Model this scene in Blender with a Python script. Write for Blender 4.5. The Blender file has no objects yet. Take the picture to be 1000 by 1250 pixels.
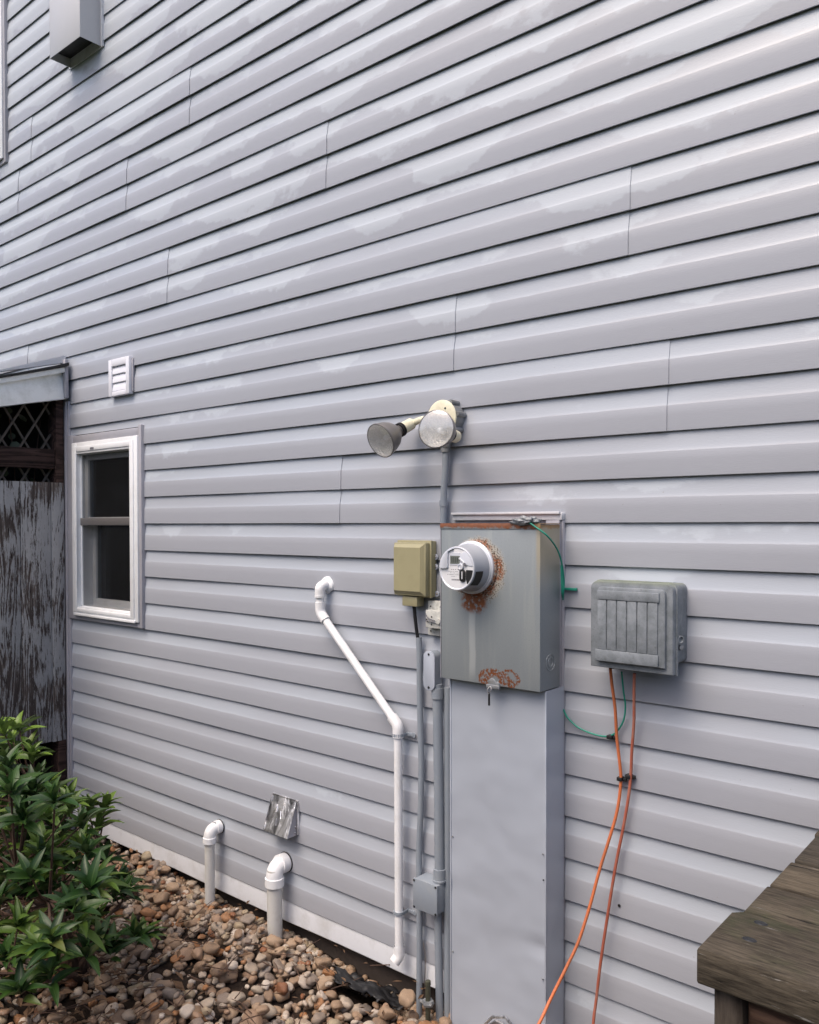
import bpy, bmesh, math, random
import numpy as np
from math import sin, cos, pi, radians
from mathutils import Vector, Matrix, noise
random.seed(7)
S = bpy.context.scene
COL = S.collection

# ------------------------------------------------------------------ camera
F = 1010.0
YAW, PITCH, ROLL, CY = -0.698636, -0.0162746, -0.0017858, 654.456
CAM = Vector((0.0, -2.21692, 1.6217))
FW = Vector((sin(YAW)*cos(PITCH), cos(YAW)*cos(PITCH), sin(PITCH)))
_r = Vector((cos(YAW), -sin(YAW), 0)); _u = _r.cross(FW)
RT = cos(ROLL)*_r + sin(ROLL)*_u
UP = -sin(ROLL)*_r + cos(ROLL)*_u
cd = bpy.data.cameras.new('camera'); cam = bpy.data.objects.new('camera', cd); COL.objects.link(cam)
m = Matrix((RT, UP, -FW)).transposed().to_4x4(); m.translation = CAM
cam.matrix_world = m
cd.sensor_fit = 'AUTO'; cd.sensor_width = 36; cd.lens = F/1250*36
cd.shift_y = (CY-625)/1250; cd.clip_start = .05; cd.clip_end = 400
S.camera = cam

# ------------------------------------------------------------------ light
SUN_EL, SUN_AZ = 60, 188      # direction the soft light comes from (azimuth from +Y, clockwise)
world = bpy.data.worlds.new('World'); S.world = world; world.use_nodes = True
nt = world.node_tree; bg = nt.nodes['Background']
sky = nt.nodes.new('ShaderNodeTexSky'); sky.sky_type = 'NISHITA'; sky.sun_disc = False
sky.sun_elevation = radians(SUN_EL); sky.sun_rotation = radians(SUN_AZ)
sky.air_density = 1.0; sky.dust_density = 6.0; sky.ozone_density = 1.0
hs = nt.nodes.new('ShaderNodeHueSaturation'); hs.inputs['Saturation'].default_value = 1.45
nt.links.new(sky.outputs[0], hs.inputs['Color']); nt.links.new(hs.outputs[0], bg.inputs['Color'])
bg.inputs['Strength'].default_value = 0.15
sd = bpy.data.lights.new('sun', 'SUN'); sd.energy = 1.1; sd.angle = radians(40); sd.color = (1, .99, .975)
sun = bpy.data.objects.new('sun', sd); COL.objects.link(sun)
sv = Vector((sin(radians(SUN_AZ))*cos(radians(SUN_EL)), cos(radians(SUN_AZ))*cos(radians(SUN_EL)), sin(radians(SUN_EL))))
sun.rotation_euler = sv.to_track_quat('Z', 'Y').to_euler()
S.view_settings.view_transform = 'Standard'; S.view_settings.look = 'None'
S.view_settings.exposure = 0.60; S.view_settings.gamma = 1.0
try: S.view_settings.use_curve_mapping = False
except Exception: pass

# ------------------------------------------------------------------ measuring helpers
def ray(px, py): return FW + RT*((px-500)/F) - UP*((py-CY)/F)
def W(px, py, d=0.0):            # point on the plane d metres in front of the siding
    r = ray(px, py); return CAM + r*((-d-CAM.y)/r.y)
def WX(px, py, X):
    r = ray(px, py); return CAM + r*((X-CAM.x)/r.x)
def WZ(px, py, Z):
    r = ray(px, py); return CAM + r*((Z-CAM.z)/r.z)
def proj(P):
    d = Vector(P)-CAM; z = d.dot(FW)
    return 500+F*d.dot(RT)/z, CY-F*d.dot(UP)/z, z
C = 0.127                        # one siding course
def cz(n): return 1.62+n*C

# ------------------------------------------------------------------ object helpers
def tag(o, label=None, cat=None, group=None, kind=None):
    if label: o['label'] = label
    if cat: o['category'] = cat
    if group: o['group'] = group
    if kind: o['kind'] = kind
    return o
def thing(name, loc, label, cat, group=None):
    o = bpy.data.objects.new(name, None); COL.objects.link(o); o.location = loc
    o.empty_display_size = .05
    return tag(o, label, cat, group)
def origin(p):
    v = Vector((0, 0, 0))
    while p is not None: v += p.location; p = p.parent
    return v
def obj(name, bm, mat, parent=None, smooth=35, loc=None):
    """bm is in world coordinates"""
    off = origin(parent)
    if loc is not None: off = Vector(loc)
    bmesh.ops.translate(bm, verts=bm.verts, vec=-off)
    me = bpy.data.meshes.new(name); bm.to_mesh(me); bm.free()
    if smooth:
        me.shade_smooth(); me.set_sharp_from_angle(angle=radians(smooth))
    mats = mat if isinstance(mat, (list, tuple)) else [mat]
    for k in mats: me.materials.append(k)
    o = bpy.data.objects.new(name, me); COL.objects.link(o)
    if parent is not None:
        o.parent = parent
    elif loc is not None: o.location = loc
    return o
def BM(): return bmesh.new()
def bx(bm, x0, x1, y0, y1, z0, z1, bev=0.0, seg=2):
    vs = [bm.verts.new((x, y, z)) for z in (z0, z1) for y in (y0, y1) for x in (x0, x1)]
    fs = [(0,2,3,1),(4,5,7,6),(0,1,5,4),(2,6,7,3),(0,4,6,2),(1,3,7,5)]
    ff = [bm.faces.new([vs[i] for i in f]) for f in fs]
    bmesh.ops.recalc_face_normals(bm, faces=ff)
    if bev > 0:
        es = list({e for f in ff for e in f.edges})
        bmesh.ops.bevel(bm, geom=es, offset=bev, segments=seg, profile=.5, affect='EDGES', clamp_overlap=True)
    return bm
def prism(bm, pts, a, b, axis='y', bev=0.0, seg=2):
    """polygon pts in the two other axes, extruded a..b"""
    def P(u, v, w):
        return {'y': (u, w, v), 'x': (w, u, v), 'z': (u, v, w)}[axis]
    A = [bm.verts.new(P(u, v, a)) for u, v in pts]; B = [bm.verts.new(P(u, v, b)) for u, v in pts]
    n = len(pts); ff = [bm.faces.new(A), bm.faces.new(B[::-1])]
    for i in range(n): ff.append(bm.faces.new((A[i], B[i], B[(i+1) % n], A[(i+1) % n])))
    bmesh.ops.recalc_face_normals(bm, faces=ff)
    if bev > 0:
        es = list({e for f in ff[:2] for e in f.edges})
        bmesh.ops.bevel(bm, geom=es, offset=bev, segments=seg, profile=.5, affect='EDGES', clamp_overlap=True)
    return bm
def rrect(x0, x1, z0, z1, r, n=5):
    o = []
    for cx, cz_, a in ((x1-r, z0+r, -90), (x1-r, z1-r, 0), (x0+r, z1-r, 90), (x0+r, z0+r, 180)):
        for k in range(n+1):
            t = radians(a+90*k/n); o.append((cx+r*cos(t), cz_+r*sin(t)))
    return o
def frame_of(d):
    d = d.normalized(); a = Vector((0, 0, 1)) if abs(d.z) < .9 else Vector((1, 0, 0))
    x = d.cross(a).normalized(); return x, d.cross(x).normalized()
def tube(bm, pts, r, seg=14, cap=True):
    pts = [Vector(p) for p in pts]; rs = r if isinstance(r, (list, tuple)) else [r]*len(pts)
    rings = []; x = None
    for i, p in enumerate(pts):
        if i == 0: d = pts[1]-p
        elif i == len(pts)-1: d = p-pts[-2]
        else: d = (pts[i+1]-p).normalized()+(p-pts[i-1]).normalized()
        d.normalize()
        if x is None: x, y = frame_of(d)
        else:
            x = (x-d*x.dot(d)).normalized(); y = d.cross(x)
        sc = 1.0
        rings.append([bm.verts.new(p+(x*cos(2*pi*k/seg)+y*sin(2*pi*k/seg))*rs[i]*sc) for k in range(seg)])
    ff = []
    for a, b in zip(rings, rings[1:]):
        for k in range(seg): ff.append(bm.faces.new((a[k], a[(k+1) % seg], b[(k+1) % seg], b[k])))
    if cap: ff += [bm.faces.new(rings[0][::-1]), bm.faces.new(rings[-1])]
    bmesh.ops.recalc_face_normals(bm, faces=ff)
    return bm
def lathe(bm, prof, c, ax, seg=40, cap=False):
    """prof: list of (t along ax, radius)"""
    c = Vector(c); ax = Vector(ax).normalized(); x, y = frame_of(ax); rings = []
    for t, r in prof:
        if r < 1e-5: rings.append([bm.verts.new(c+ax*t)]*seg)
        else: rings.append([bm.verts.new(c+ax*t+(x*cos(2*pi*k/seg)+y*sin(2*pi*k/seg))*r) for k in range(seg)])
    ff = []
    for a, b in zip(rings, rings[1:]):
        for k in range(seg):
            v = [a[k], a[(k+1) % seg], b[(k+1) % seg], b[k]]; u = []
            for q in v:
                if q not in u: u.append(q)
            if len(u) > 2: ff.append(bm.faces.new(u))
    if cap:
        for rg in (rings[0], rings[-1]):
            if rg[0] is not rg[1]: ff.append(bm.faces.new(rg))
    bmesh.ops.recalc_face_normals(bm, faces=ff)
    return bm
def smoothpts(pts, n=8):
    pts = [Vector(p) for p in pts]; P = [2*pts[0]-pts[1]]+pts+[2*pts[-1]-pts[-2]]; o = []
    for i in range(1, len(P)-2):
        for k in range(n):
            t = k/n; a, b, c, d = P[i-1], P[i], P[i+1], P[i+2]
            o.append(.5*((2*b)+(c-a)*t+(2*a-5*b+4*c-d)*t*t+(3*b-3*c+d-a)*t**3))
    return o+[pts[-1]]
def elbow(p0, corner, p1, rad, n=8):
    """quarter-ish bend points between p0->corner->p1 with fillet rad"""
    p0, c, p1 = Vector(p0), Vector(corner), Vector(p1)
    a = (p0-c).normalized(); b = (p1-c).normalized()
    A = c+a*rad; B = c+b*rad; o = []
    for k in range(n+1):
        t = k/n; o.append(A*(1-t)**2+c*2*t*(1-t)+B*t*t)
    return o

# ------------------------------------------------------------------ materials
class N:
    def __init__(s, name):
        s.m = bpy.data.materials.new(name); s.m.use_nodes = True; s.t = s.m.node_tree
        s.b = s.t.nodes['Principled BSDF']
        s.tc = s.t.nodes.new('ShaderNodeTexCoord')
    def n(s, t, **kw):
        x = s.t.nodes.new(t)
        for k, v in kw.items(): setattr(x, k, v)
        return x
    def l(s, a, b): s.t.links.new(a, b)
    def setv(s, sock, v):
        if hasattr(v, 'node'): s.l(v, sock)
        elif isinstance(v, (tuple, list)) and len(v) == 3 and sock.type == 'RGBA': sock.default_value = (*v, 1)
        else: sock.default_value = v
    def map(s, scale=(1,1,1), loc=(0,0,0), rot=(0,0,0), src=None):
        x = s.n('ShaderNodeMapping'); x.inputs['Scale'].default_value = scale
        x.inputs['Location'].default_value = loc; x.inputs['Rotation'].default_value = rot
        s.l(src or s.tc.outputs['Object'], x.inputs[0]); return x.outputs[0]
    def noise(s, vec=None, scale=5, det=4, rough=.5, dist=0, out='Fac'):
        x = s.n('ShaderNodeTexNoise'); s.l(vec or s.tc.outputs['Object'], x.inputs['Vector'])
        x.inputs['Scale'].default_value = scale; x.inputs['Detail'].default_value = det
        x.inputs['Roughness'].default_value = rough; x.inputs['Distortion'].default_value = dist
        return x.outputs[out]
    def ramp(s, fac, stops, interp='LINEAR'):
        x = s.n('ShaderNodeValToRGB'); s.l(fac, x.inputs[0]); cr = x.color_ramp; cr.interpolation = interp
        while len(cr.elements) < len(stops): cr.elements.new(.5)
        for e, (p, c) in zip(cr.elements, stops):
            e.position = p; e.color = (*c, 1) if isinstance(c, tuple) else (c, c, c, 1)
        return x.outputs[0]
    def mix(s, f, a, b, mode='MIX'):
        x = s.n('ShaderNodeMix'); x.data_type = 'RGBA'; x.blend_type = mode
        s.setv(x.inputs[0], f); s.setv(x.inputs[6], a); s.setv(x.inputs[7], b); return x.outputs[2]
    def math(s, op, a, b=0.0, c=None, clamp=False):
        x = s.n('ShaderNodeMath'); x.operation = op; x.use_clamp = clamp
        s.setv(x.inputs[0], a); s.setv(x.inputs[1], b)
        if c is not None: s.setv(x.inputs[2], c)
        return x.outputs[0]
    def smooth(s, v, a, b):
        x = s.n('ShaderNodeMapRange'); x.interpolation_type = 'SMOOTHSTEP'
        s.setv(x.inputs[0], v); x.inputs[1].default_value = a; x.inputs[2].default_value = b; return x.outputs[0]
    def xyz(s, src=None):
        x = s.n('ShaderNodeSeparateXYZ'); s.l(src or s.tc.outputs['Object'], x.inputs[0]); return x.outputs
    def bump(s, h, strength=.3, dist=.01):
        x = s.n('ShaderNodeBump'); x.inputs['Strength'].default_value = strength
        x.inputs['Distance'].default_value = dist; s.l(h, x.inputs['Height']); s.l(x.outputs[0], s.b.inputs['Normal'])
    def fin(s, col=None, rough=None, metal=None, spec=None):
        if col is not None: s.setv(s.b.inputs['Base Color'], col)
        if rough is not None: s.setv(s.b.inputs['Roughness'], rough)
        if metal is not None: s.setv(s.b.inputs['Metallic'], metal)
        if spec is not None: s.setv(s.b.inputs['Specular IOR Level'], spec)
        return s.m

def simple(name, col, rough=.5, metal=0.0, var=.12, scale=20, bump=0.0, bscale=200, spec=.5, dirt=None, dscale=6, damt=.5):
    k = N(name); c = Vector(col)
    base = k.mix(k.noise(scale=scale, det=5, rough=.6), tuple(c*(1-var)), tuple(c*(1+var)))
    if dirt:
        f = k.ramp(k.noise(scale=dscale, det=7, rough=.7), [(.48, 0.0), (.68, damt)])
        base = k.mix(f, base, dirt)
    if bump: k.bump(k.noise(scale=bscale, det=3), bump, .002)
    return k.fin(base, rough, metal, spec)

def mk_siding():
    k = N('vinyl_siding'); x, y, z = k.xyz()
    # sun-bleached chalk: it starts in the scoop of a course and reaches down by a different amount on every course
    cn = k.math('DIVIDE', k.math('SUBTRACT', z, cz(-20)), C); fr = k.math('FRACT', cn); ci = k.math('FLOOR', cn)
    cbv = k.n('ShaderNodeCombineXYZ'); k.l(k.math('MULTIPLY', x, 1.25), cbv.inputs[0]); k.l(k.math('MULTIPLY', ci, 5.13), cbv.inputs[1]); k.l(k.math('MULTIPLY', fr, .22), cbv.inputs[2])
    n1 = k.noise(cbv.outputs[0], scale=1.6, det=9, rough=.58)
    n2 = k.noise(k.map(scale=(.7, 0, .9)), scale=.9, det=2)
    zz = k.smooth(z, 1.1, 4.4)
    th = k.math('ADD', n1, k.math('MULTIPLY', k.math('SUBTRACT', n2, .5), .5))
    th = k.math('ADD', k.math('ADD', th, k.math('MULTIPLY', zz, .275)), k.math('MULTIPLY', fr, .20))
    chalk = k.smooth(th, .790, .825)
    # sky reflection painted onto the scoops, with a broken edge where they meet the flat
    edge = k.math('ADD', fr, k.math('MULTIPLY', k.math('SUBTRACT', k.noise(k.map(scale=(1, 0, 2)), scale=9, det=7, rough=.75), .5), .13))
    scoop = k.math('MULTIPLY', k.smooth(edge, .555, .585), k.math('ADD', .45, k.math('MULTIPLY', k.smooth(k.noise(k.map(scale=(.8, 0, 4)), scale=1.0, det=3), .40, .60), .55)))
    grain = k.noise(k.map(scale=(3, 0, 14)), scale=6, det=5, rough=.6)
    base = k.mix(grain, (.334, .350, .388), (.364, .381, .422))
    oi = k.n('ShaderNodeObjectInfo')
    base = k.mix(k.math('MULTIPLY', oi.outputs['Random'], .35), base, (.358, .378, .426))
    base = k.mix(k.math('MULTIPLY', scoop, .55), base, (.44, .495, .56))  # lighter blue stands in for sky light on the up-facing slope
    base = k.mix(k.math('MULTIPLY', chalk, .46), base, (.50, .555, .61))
    sp = k.smooth(k.noise(scale=90, det=2), .76, .80)
    base = k.mix(k.math('MULTIPLY', sp, .4), base, (.2, .18, .16))
    k.bump(k.math('ADD', k.noise(k.map(scale=(1, 1, 6)), scale=60, det=4), k.math('MULTIPLY', k.noise(scale=3, det=2), 3.0)), .07, .004)
    r = k.math('ADD', k.math('MULTIPLY', chalk, .12), .34)
    return k.fin(base, r, 0, .5)

def mk_wood(name, dark, light, ax='x', paint=None, pth=(.5, .56), moss=None, rough=.85, ring=9, lite=.5, rw=.32):
    k = N(name)
    sc = {'x': (.10, 1, 1), 'y': (1, .10, 1), 'z': (1, 1, .10)}[ax]
    oi = k.n('ShaderNodeObjectInfo'); cb = k.n('ShaderNodeCombineXYZ')
    for i in range(3): k.l(k.math('MULTIPLY', oi.outputs['Random'], (7.1, 3.3, 5.7)[i]), cb.inputs[i])
    ad = k.n('ShaderNodeVectorMath'); ad.operation = 'ADD'; k.l(k.tc.outputs['Object'], ad.inputs[0]); k.l(cb.outputs[0], ad.inputs[1])
    v = k.map(scale=sc, src=ad.outputs[0])
    broad = k.noise(v, scale=8, det=2, dist=.8)
    rings = k.n('ShaderNodeMath'); rings.operation = 'SINE'
    k.l(k.math('MULTIPLY', broad, ring*12), rings.inputs[0])
    rg = k.math('MULTIPLY_ADD', rings.outputs[0], .5, .5)
    fine = k.noise(v, scale=230, det=7, rough=.7)
    f = k.math('ADD', k.math('MULTIPLY', rg, rw), k.math('MULTIPLY', fine, 1.04-rw))
    base = k.mix(k.smooth(f, .28, .78), dark, light)
    base = k.mix(1.0, base, k.mix(oi.outputs['Random'], (.72, .72, .74), (1.2, 1.15, 1.08)), 'MULTIPLY')
    crack = k.smooth(k.noise(v, scale=95, det=4, rough=.6), .63, .66)
    base = k.mix(crack, base, tuple(Vector(dark)*.35))
    h = k.math('SUBTRACT', f, crack)
    if paint:
        pn = k.noise(k.map(scale=tuple(q*2.6 if q < 1 else q for q in sc), src=ad.outputs[0]), scale=52, det=10, rough=.8, dist=.2)
        pb = k.noise(scale=3.2, det=2)
        pf = k.math('ADD', k.math('ADD', k.math('MULTIPLY', pn, .45), .275), k.math('MULTIPLY', k.math('SUBTRACT', pb, .5), .75))
        pf = k.math('ADD', pf, k.math('MULTIPLY', k.math('SUBTRACT', fine, .5), .75))
        pf = k.math('ADD', pf, k.math('MULTIPLY', k.math('SUBTRACT', rg, .5), .12))
        pm = k.smooth(pf, *pth)
        pc = k.mix(k.noise(scale=30, det=5), tuple(Vector(paint)*.75), paint)
        base = k.mix(pm, base, pc)
        h = k.math('ADD', k.math('MULTIPLY', h, .5), pm)
    if moss:
        mm = k.smooth(k.noise(scale=7, det=6, rough=.65), .47, .68)
        base = k.mix(k.math('MULTIPLY', mm, .55), base, moss)
        bl = k.smooth(k.noise(k.map(scale=tuple(q*2 for q in sc), src=ad.outputs[0]), scale=45, det=7, rough=.75), .62, .70)
        base = k.mix(k.math('MULTIPLY', bl, lite), base, (.30, .29, .27))
    k.bump(h, .55, .003)
    return k.fin(base, rough, 0, .25)

M = {}
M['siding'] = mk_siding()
M['trimgrey'] = simple('grey_vinyl_trim', (.36, .36, .40), .42, var=.08, scale=8, dirt=(.22, .21, .2), damt=.3)
M['skirt'] = simple('white_coil_trim', (.62, .64, .68), .38, var=.05, scale=4, dirt=(.40, .40, .39), dscale=9, damt=.5)
M['dark'] = simple('dark_cavity', (.02, .018, .016), .9)
M['found'] = simple('foundation_block', (.045, .035, .03), .95, var=.4, scale=30, bump=.5, bscale=60)
M['whiteframe'] = simple('white_window_vinyl', (.76, .78, .80), .35, var=.03, dirt=(.52, .50, .47), dscale=14, damt=.25)
M['whitevent'] = simple('white_vent_plastic', (.72, .73, .78), .4, var=.04)
M['pvc'] = simple('white_pvc', (.80, .81, .83), .28, var=.03, scale=8, dirt=(.55, .54, .50), dscale=7, damt=.55)
M['pvcold'] = simple('weathered_pvc', (.60, .60, .58), .35, var=.06, scale=8, dirt=(.40, .38, .33), dscale=9, damt=.55)
M['conduit'] = simple('grey_conduit', (.24, .275, .32), .42, var=.07, scale=12, dirt=(.30, .32, .33), dscale=8, damt=.5)
M['conduitcover'] = simple('grey_conduit_cover', (.40, .44, .51), .38, var=.05, scale=20)
M['tan'] = simple('tan_plastic', (.335, .31, .185), .45, var=.05, scale=14, bump=.08, bscale=500, dirt=(.24, .22, .13), dscale=12, damt=.35)
M['cream'] = simple('cream_paint', (.72, .69, .52), .42, var=.05, scale=14, dirt=(.45, .40, .27), dscale=22, damt=.4)
M['outlet'] = simple('weathered_white_plastic', (.52, .53, .50), .55, var=.1, scale=30, dirt=(.22, .22, .2), dscale=60, damt=.6)
M['black'] = simple('black_plastic', (.012, .012, .013), .5)
M['rubber'] = simple('black_cable', (.01, .01, .012), .45)
M['steel'] = simple('zinc_steel', (.42, .42, .43), .4, 1.0, var=.25, scale=50, dirt=(.2, .12, .07), dscale=40, damt=.5)
M['screw'] = simple('dark_screw', (.03, .032, .036), .45, .6)
M['orange'] = simple('orange_jacket', (.56, .155, .055), .5, var=.1, dirt=(.33, .13, .07), dscale=10, damt=.7)
M['orangered'] = simple('faded_red_orange_jacket', (.40, .115, .07), .5, var=.1, dirt=(.42, .22, .16), dscale=12, damt=.8)
M['green'] = simple('green_jacket', (.015, .24, .17), .45, var=.1)
M['galv'] = None
M['soilblack'] = simple('black_landscape_fabric', (.007, .007, .008), .5, var=.3, bump=.4, bscale=90)
M['bare_alu'] = None
M['label'] = simple('meter_label_white', (.70, .71, .73), .4, var=.03)
M['ink'] = simple('grey_ink', (.14, .14, .16), .6)
M['lcd'] = simple('lcd_glass', (.16, .18, .165), .2, var=.05)
M['lcdseg'] = simple('lcd_segment', (.06, .07, .065), .3)
M['meterbody'] = simple('meter_grey_plastic', (.36, .38, .42), .28, var=.04, scale=8)
M['meterring'] = simple('meter_ring', (.66, .68, .72), .3, .2, var=.05)
M['meterface'] = simple('meter_pale_face', (.58, .61, .67), .3, var=.03)
M['hoodpaint'] = simple('pale_grey_hood_paint', (.47, .48, .50), .4, var=.05, scale=6)
M['cover'] = None

def mk_galv():     # old grey-painted meter enclosure; stains in metres from the meter centre (the object origin)
    k = N('rusty_enclosure_paint'); x, y, z = k.xyz()
    grad = k.noise(k.map(scale=(2.2, 1, .8)), scale=2.2, det=4)
    base = k.mix(grad, (.205, .232, .246), (.30, .333, .350))
    base = k.mix(k.math('MULTIPLY', k.smooth(k.noise(k.map(scale=(9, 1, .8)), scale=3, det=5), .5, .7), .5), base, (.32, .345, .345))
    base = k.mix(k.math('MULTIPLY', k.smooth(k.noise(scale=240, det=2), .5, .7), .12), base, (.12, .13, .12))
    def dist(cx, cz_, sx=1., sz=1.):
        a = k.math('MULTIPLY', k.math('SUBTRACT', x, cx), sx); b = k.math('MULTIPLY', k.math('SUBTRACT', z, cz_), sz)
        return k.math('SQRT', k.math('ADD', k.math('MULTIPLY', a, a), k.math('MULTIPLY', b, b)))
    w = k.math('MULTIPLY', k.math('SUBTRACT', k.noise(scale=38, det=6, rough=.7), .5), .05)
    r = k.math('ADD', dist(.014, -.008), w)
    halo = k.math('SUBTRACT', 1.0, k.smooth(r, .090, .110))
    base = k.mix(k.math('MULTIPLY', halo, .8), base, (.38, .36, .31))
    speck = k.smooth(k.noise(scale=190, det=3), .53, .58)
    rustc = k.mix(k.noise(scale=120, det=4), (.09, .03, .014), (.36, .12, .04))
    ringz = k.math('MULTIPLY', k.math('SUBTRACT', 1.0, k.smooth(r, .088, .100)), k.smooth(k.noise(scale=150, det=4, rough=.7), .40, .50))
    side = k.smooth(k.math('ADD', k.noise(scale=14, det=3), k.math('MULTIPLY', x, -1.0)), .36, .50)
    base = k.mix(k.math('MULTIPLY', ringz, side), base, rustc)
    base = k.mix(k.math('MULTIPLY', halo, speck), base, (.06, .035, .02))
    # drip under the meter
    zr = k.math('ADD', dist(.0, -.103, 1.25, 1.5), w)
    drip = k.math('SUBTRACT', 1.0, k.smooth(zr, .045, .07))
    base = k.mix(k.math('MULTIPLY', drip, k.smooth(k.noise(scale=70, det=5), .36, .5)), base, rustc)
    streak = k.math('MULTIPLY', k.math('SUBTRACT', 1.0, k.smooth(k.math('ABSOLUTE', k.math('ADD', x, k.math('MULTIPLY', k.noise(scale=9), .012))), .007, .015)),
                    k.math('MULTIPLY', k.smooth(z, -.36, -.30), k.math('SUBTRACT', 1.0, k.smooth(z, -.15, -.12))))
    base = k.mix(k.math('MULTIPLY', streak, .55), base, (.50, .53, .53))
    # rust along the top edge
    tn = k.math('ADD', z, k.math('MULTIPLY', k.math('SUBTRACT', k.noise(scale=45, det=5, rough=.7), .5), .035))
    top = k.smooth(tn, .117, .125)
    base = k.mix(k.math('MULTIPLY', top, .92), base, rustc)
    # rust by the latch
    for cx, cz2, rr in ((.062, -.338, .050), (.128, -.325, .040), (.09, -.350, .062)):
        q = k.math('ADD', dist(cx, cz2, 1, 1.35), k.math('MULTIPLY', w, .8))
        rim = k.math('MULTIPLY', k.math('SUBTRACT', 1.0, k.smooth(q, rr*.85, rr)), k.smooth(q, rr*.45, rr*.72))
        base = k.mix(k.math('MULTIPLY', rim, k.smooth(k.noise(scale=130, det=4), .42, .52)), base, rustc)
    # yellowish run on the right-hand edge
    ed = k.math('MULTIPLY', k.smooth(x, .215, .228), k.math('SUBTRACT', 1.0, k.smooth(x, .236, .245)))
    ed = k.math('MULTIPLY', ed, k.smooth(z, -.1, .06))
    base = k.mix(k.math('MULTIPLY', ed, .5), base, (.34, .26, .12))
    k.bump(k.math('ADD', k.noise(scale=2.5, det=2), k.math('MULTIPLY', k.math('MULTIPLY', halo, speck), .05)), .15, .01)
    rough = k.math('ADD', k.math('MULTIPLY', halo, .3), .42)
    return k.fin(base, rough, .15, .5)
M['galv'] = mk_galv()

def mk_cover():
    k = N('grey_painted_cover'); g = k.noise(k.map(scale=(1.6, 1, .7)), scale=1.6, det=3)
    base = k.mix(g, (.36, .395, .455), (.425, .465, .53))
    sc = k.smooth(k.noise(k.map(scale=(3, 1, 1), rot=(0, .5, 0)), scale=55, det=2), .76, .79)
    base = k.mix(k.math('MULTIPLY', sc, .35), base, (.25, .26, .28))
    sp = k.smooth(k.noise(scale=60, det=6, rough=.8), .66, .72)
    base = k.mix(k.math('MULTIPLY', sp, .28), base, (.26, .25, .24))
    k.bump(k.noise(scale=4.0, det=2), .6, .03)
    return k.fin(base, .34, .1, .5)
M['cover'] = mk_cover()

def mk_alu():
    k = N('bare_aluminium'); n = k.noise(k.map(scale=(1, 1, .30)), scale=20, det=4, rough=.6, dist=1.2)
    base = k.ramp(n, [(.36, (.22, .22, .23)), (.5, (.62, .62, .63)), (.60, (.95, .95, .96))])
    k.bump(n, .45, .015)
    return k.fin(base, k.math('ADD', k.math('MULTIPLY', n, .3), .18), .92)
M['alu'] = mk_alu()

def mk_nid():      # weathered grey plastic with algae on top
    k = N('weathered_grey_plastic'); x, y, z = k.xyz()
    n = k.noise(scale=26, det=8, rough=.7)
    base = k.mix(k.smooth(n, .3, .7), (.15, .17, .185), (.245, .27, .295))
    base = k.mix(k.math('MULTIPLY', k.smooth(k.noise(scale=110, det=5, rough=.8), .56, .66), .5), base, (.10, .11, .11))
    top = k.math('MULTIPLY', k.smooth(k.math('ADD', z, k.math('MULTIPLY', n, .02)), .118, .135), .55)
    base = k.mix(top, base, (.16, .19, .09))
    k.bump(k.noise(scale=300, det=3), .15, .002)
    return k.fin(base, .62, 0, .35)
M['nid'] = mk_nid()

def mk_glass():
    k = N('window_glass'); t = k.t
    g = k.n('ShaderNodeBsdfGlossy'); g.inputs['Roughness'].default_value = .03; g.inputs['Color'].default_value = (.9, .95, 1, 1)
    tr = k.n('ShaderNodeBsdfTransparent'); tr.inputs['Color'].default_value = (.55, .58, .58, 1)
    f = k.n('ShaderNodeFresnel'); f.inputs[0].default_value = 1.45; mx = k.n('ShaderNodeMixShader')
    k.l(f.outputs[0], mx.inputs[0]); k.l(tr.outputs[0], mx.inputs[1]); k.l(g.outputs[0], mx.inputs[2])
    k.l(mx.outputs[0], t.nodes['Material Output'].inputs['Surface']); return k.m
M['glass'] = mk_glass()
def mk_screen():
    k = N('insect_screen'); tr = k.n('ShaderNodeBsdfTransparent'); df = k.n('ShaderNodeBsdfDiffuse')
    df.inputs['Color'].default_value = (.018, .019, .02, 1); mx = k.n('ShaderNodeMixShader'); mx.inputs[0].default_value = .48
    k.l(tr.outputs[0], mx.inputs[1]); k.l(df.outputs[0], mx.inputs[2]); k.l(mx.outputs[0], k.t.nodes['Material Output'].inputs['Surface']); return k.m
M['screen'] = mk_screen()
def mk_lens():
    k = N('lamp_lens'); tr = k.n('ShaderNodeBsdfTransparent'); g = k.n('ShaderNodeBsdfGlossy'); g.inputs['Roughness'].default_value = .12
    df = k.n('ShaderNodeBsdfDiffuse'); df.inputs['Color'].default_value = (.93, .93, .91, 1)
    a = k.n('ShaderNodeMixShader'); vr = k.n('ShaderNodeTexVoronoi'); vr.inputs['Scale'].default_value = 190; k.l(k.tc.outputs['Object'], vr.inputs[0])
    k.l(k.math('ADD', k.math('MULTIPLY', k.smooth(vr.outputs[0], .1, .6), .07), .20), a.inputs[0]); b = k.n('ShaderNodeMixShader'); b.inputs[0].default_value = .20
    k.l(tr.outputs[0], a.inputs[1]); k.l(df.outputs[0], a.inputs[2]); k.l(a.outputs[0], b.inputs[1]); k.l(g.outputs[0], b.inputs[2])
    k.l(b.outputs[0], k.t.nodes['Material Output'].inputs['Surface']); return k.m
M['lens'] = mk_lens()
def mk_reflector():
    k = N('silvered_reflector'); v = k.n('ShaderNodeTexVoronoi'); v.inputs['Scale'].default_value = 150; k.l(k.tc.outputs['Object'], v.inputs[0])
    k.bump(v.outputs[0], .9, .004); return k.fin(k.mix(k.noise(scale=28, det=3), (.72, .71, .68), (1.0, .99, .97)), .25, .25)
M['reflector'] = mk_reflector()
M['bulbshell'] = simple('lamp_shell_grey', (.20, .19, .185), .38, .5, var=.1)
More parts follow.
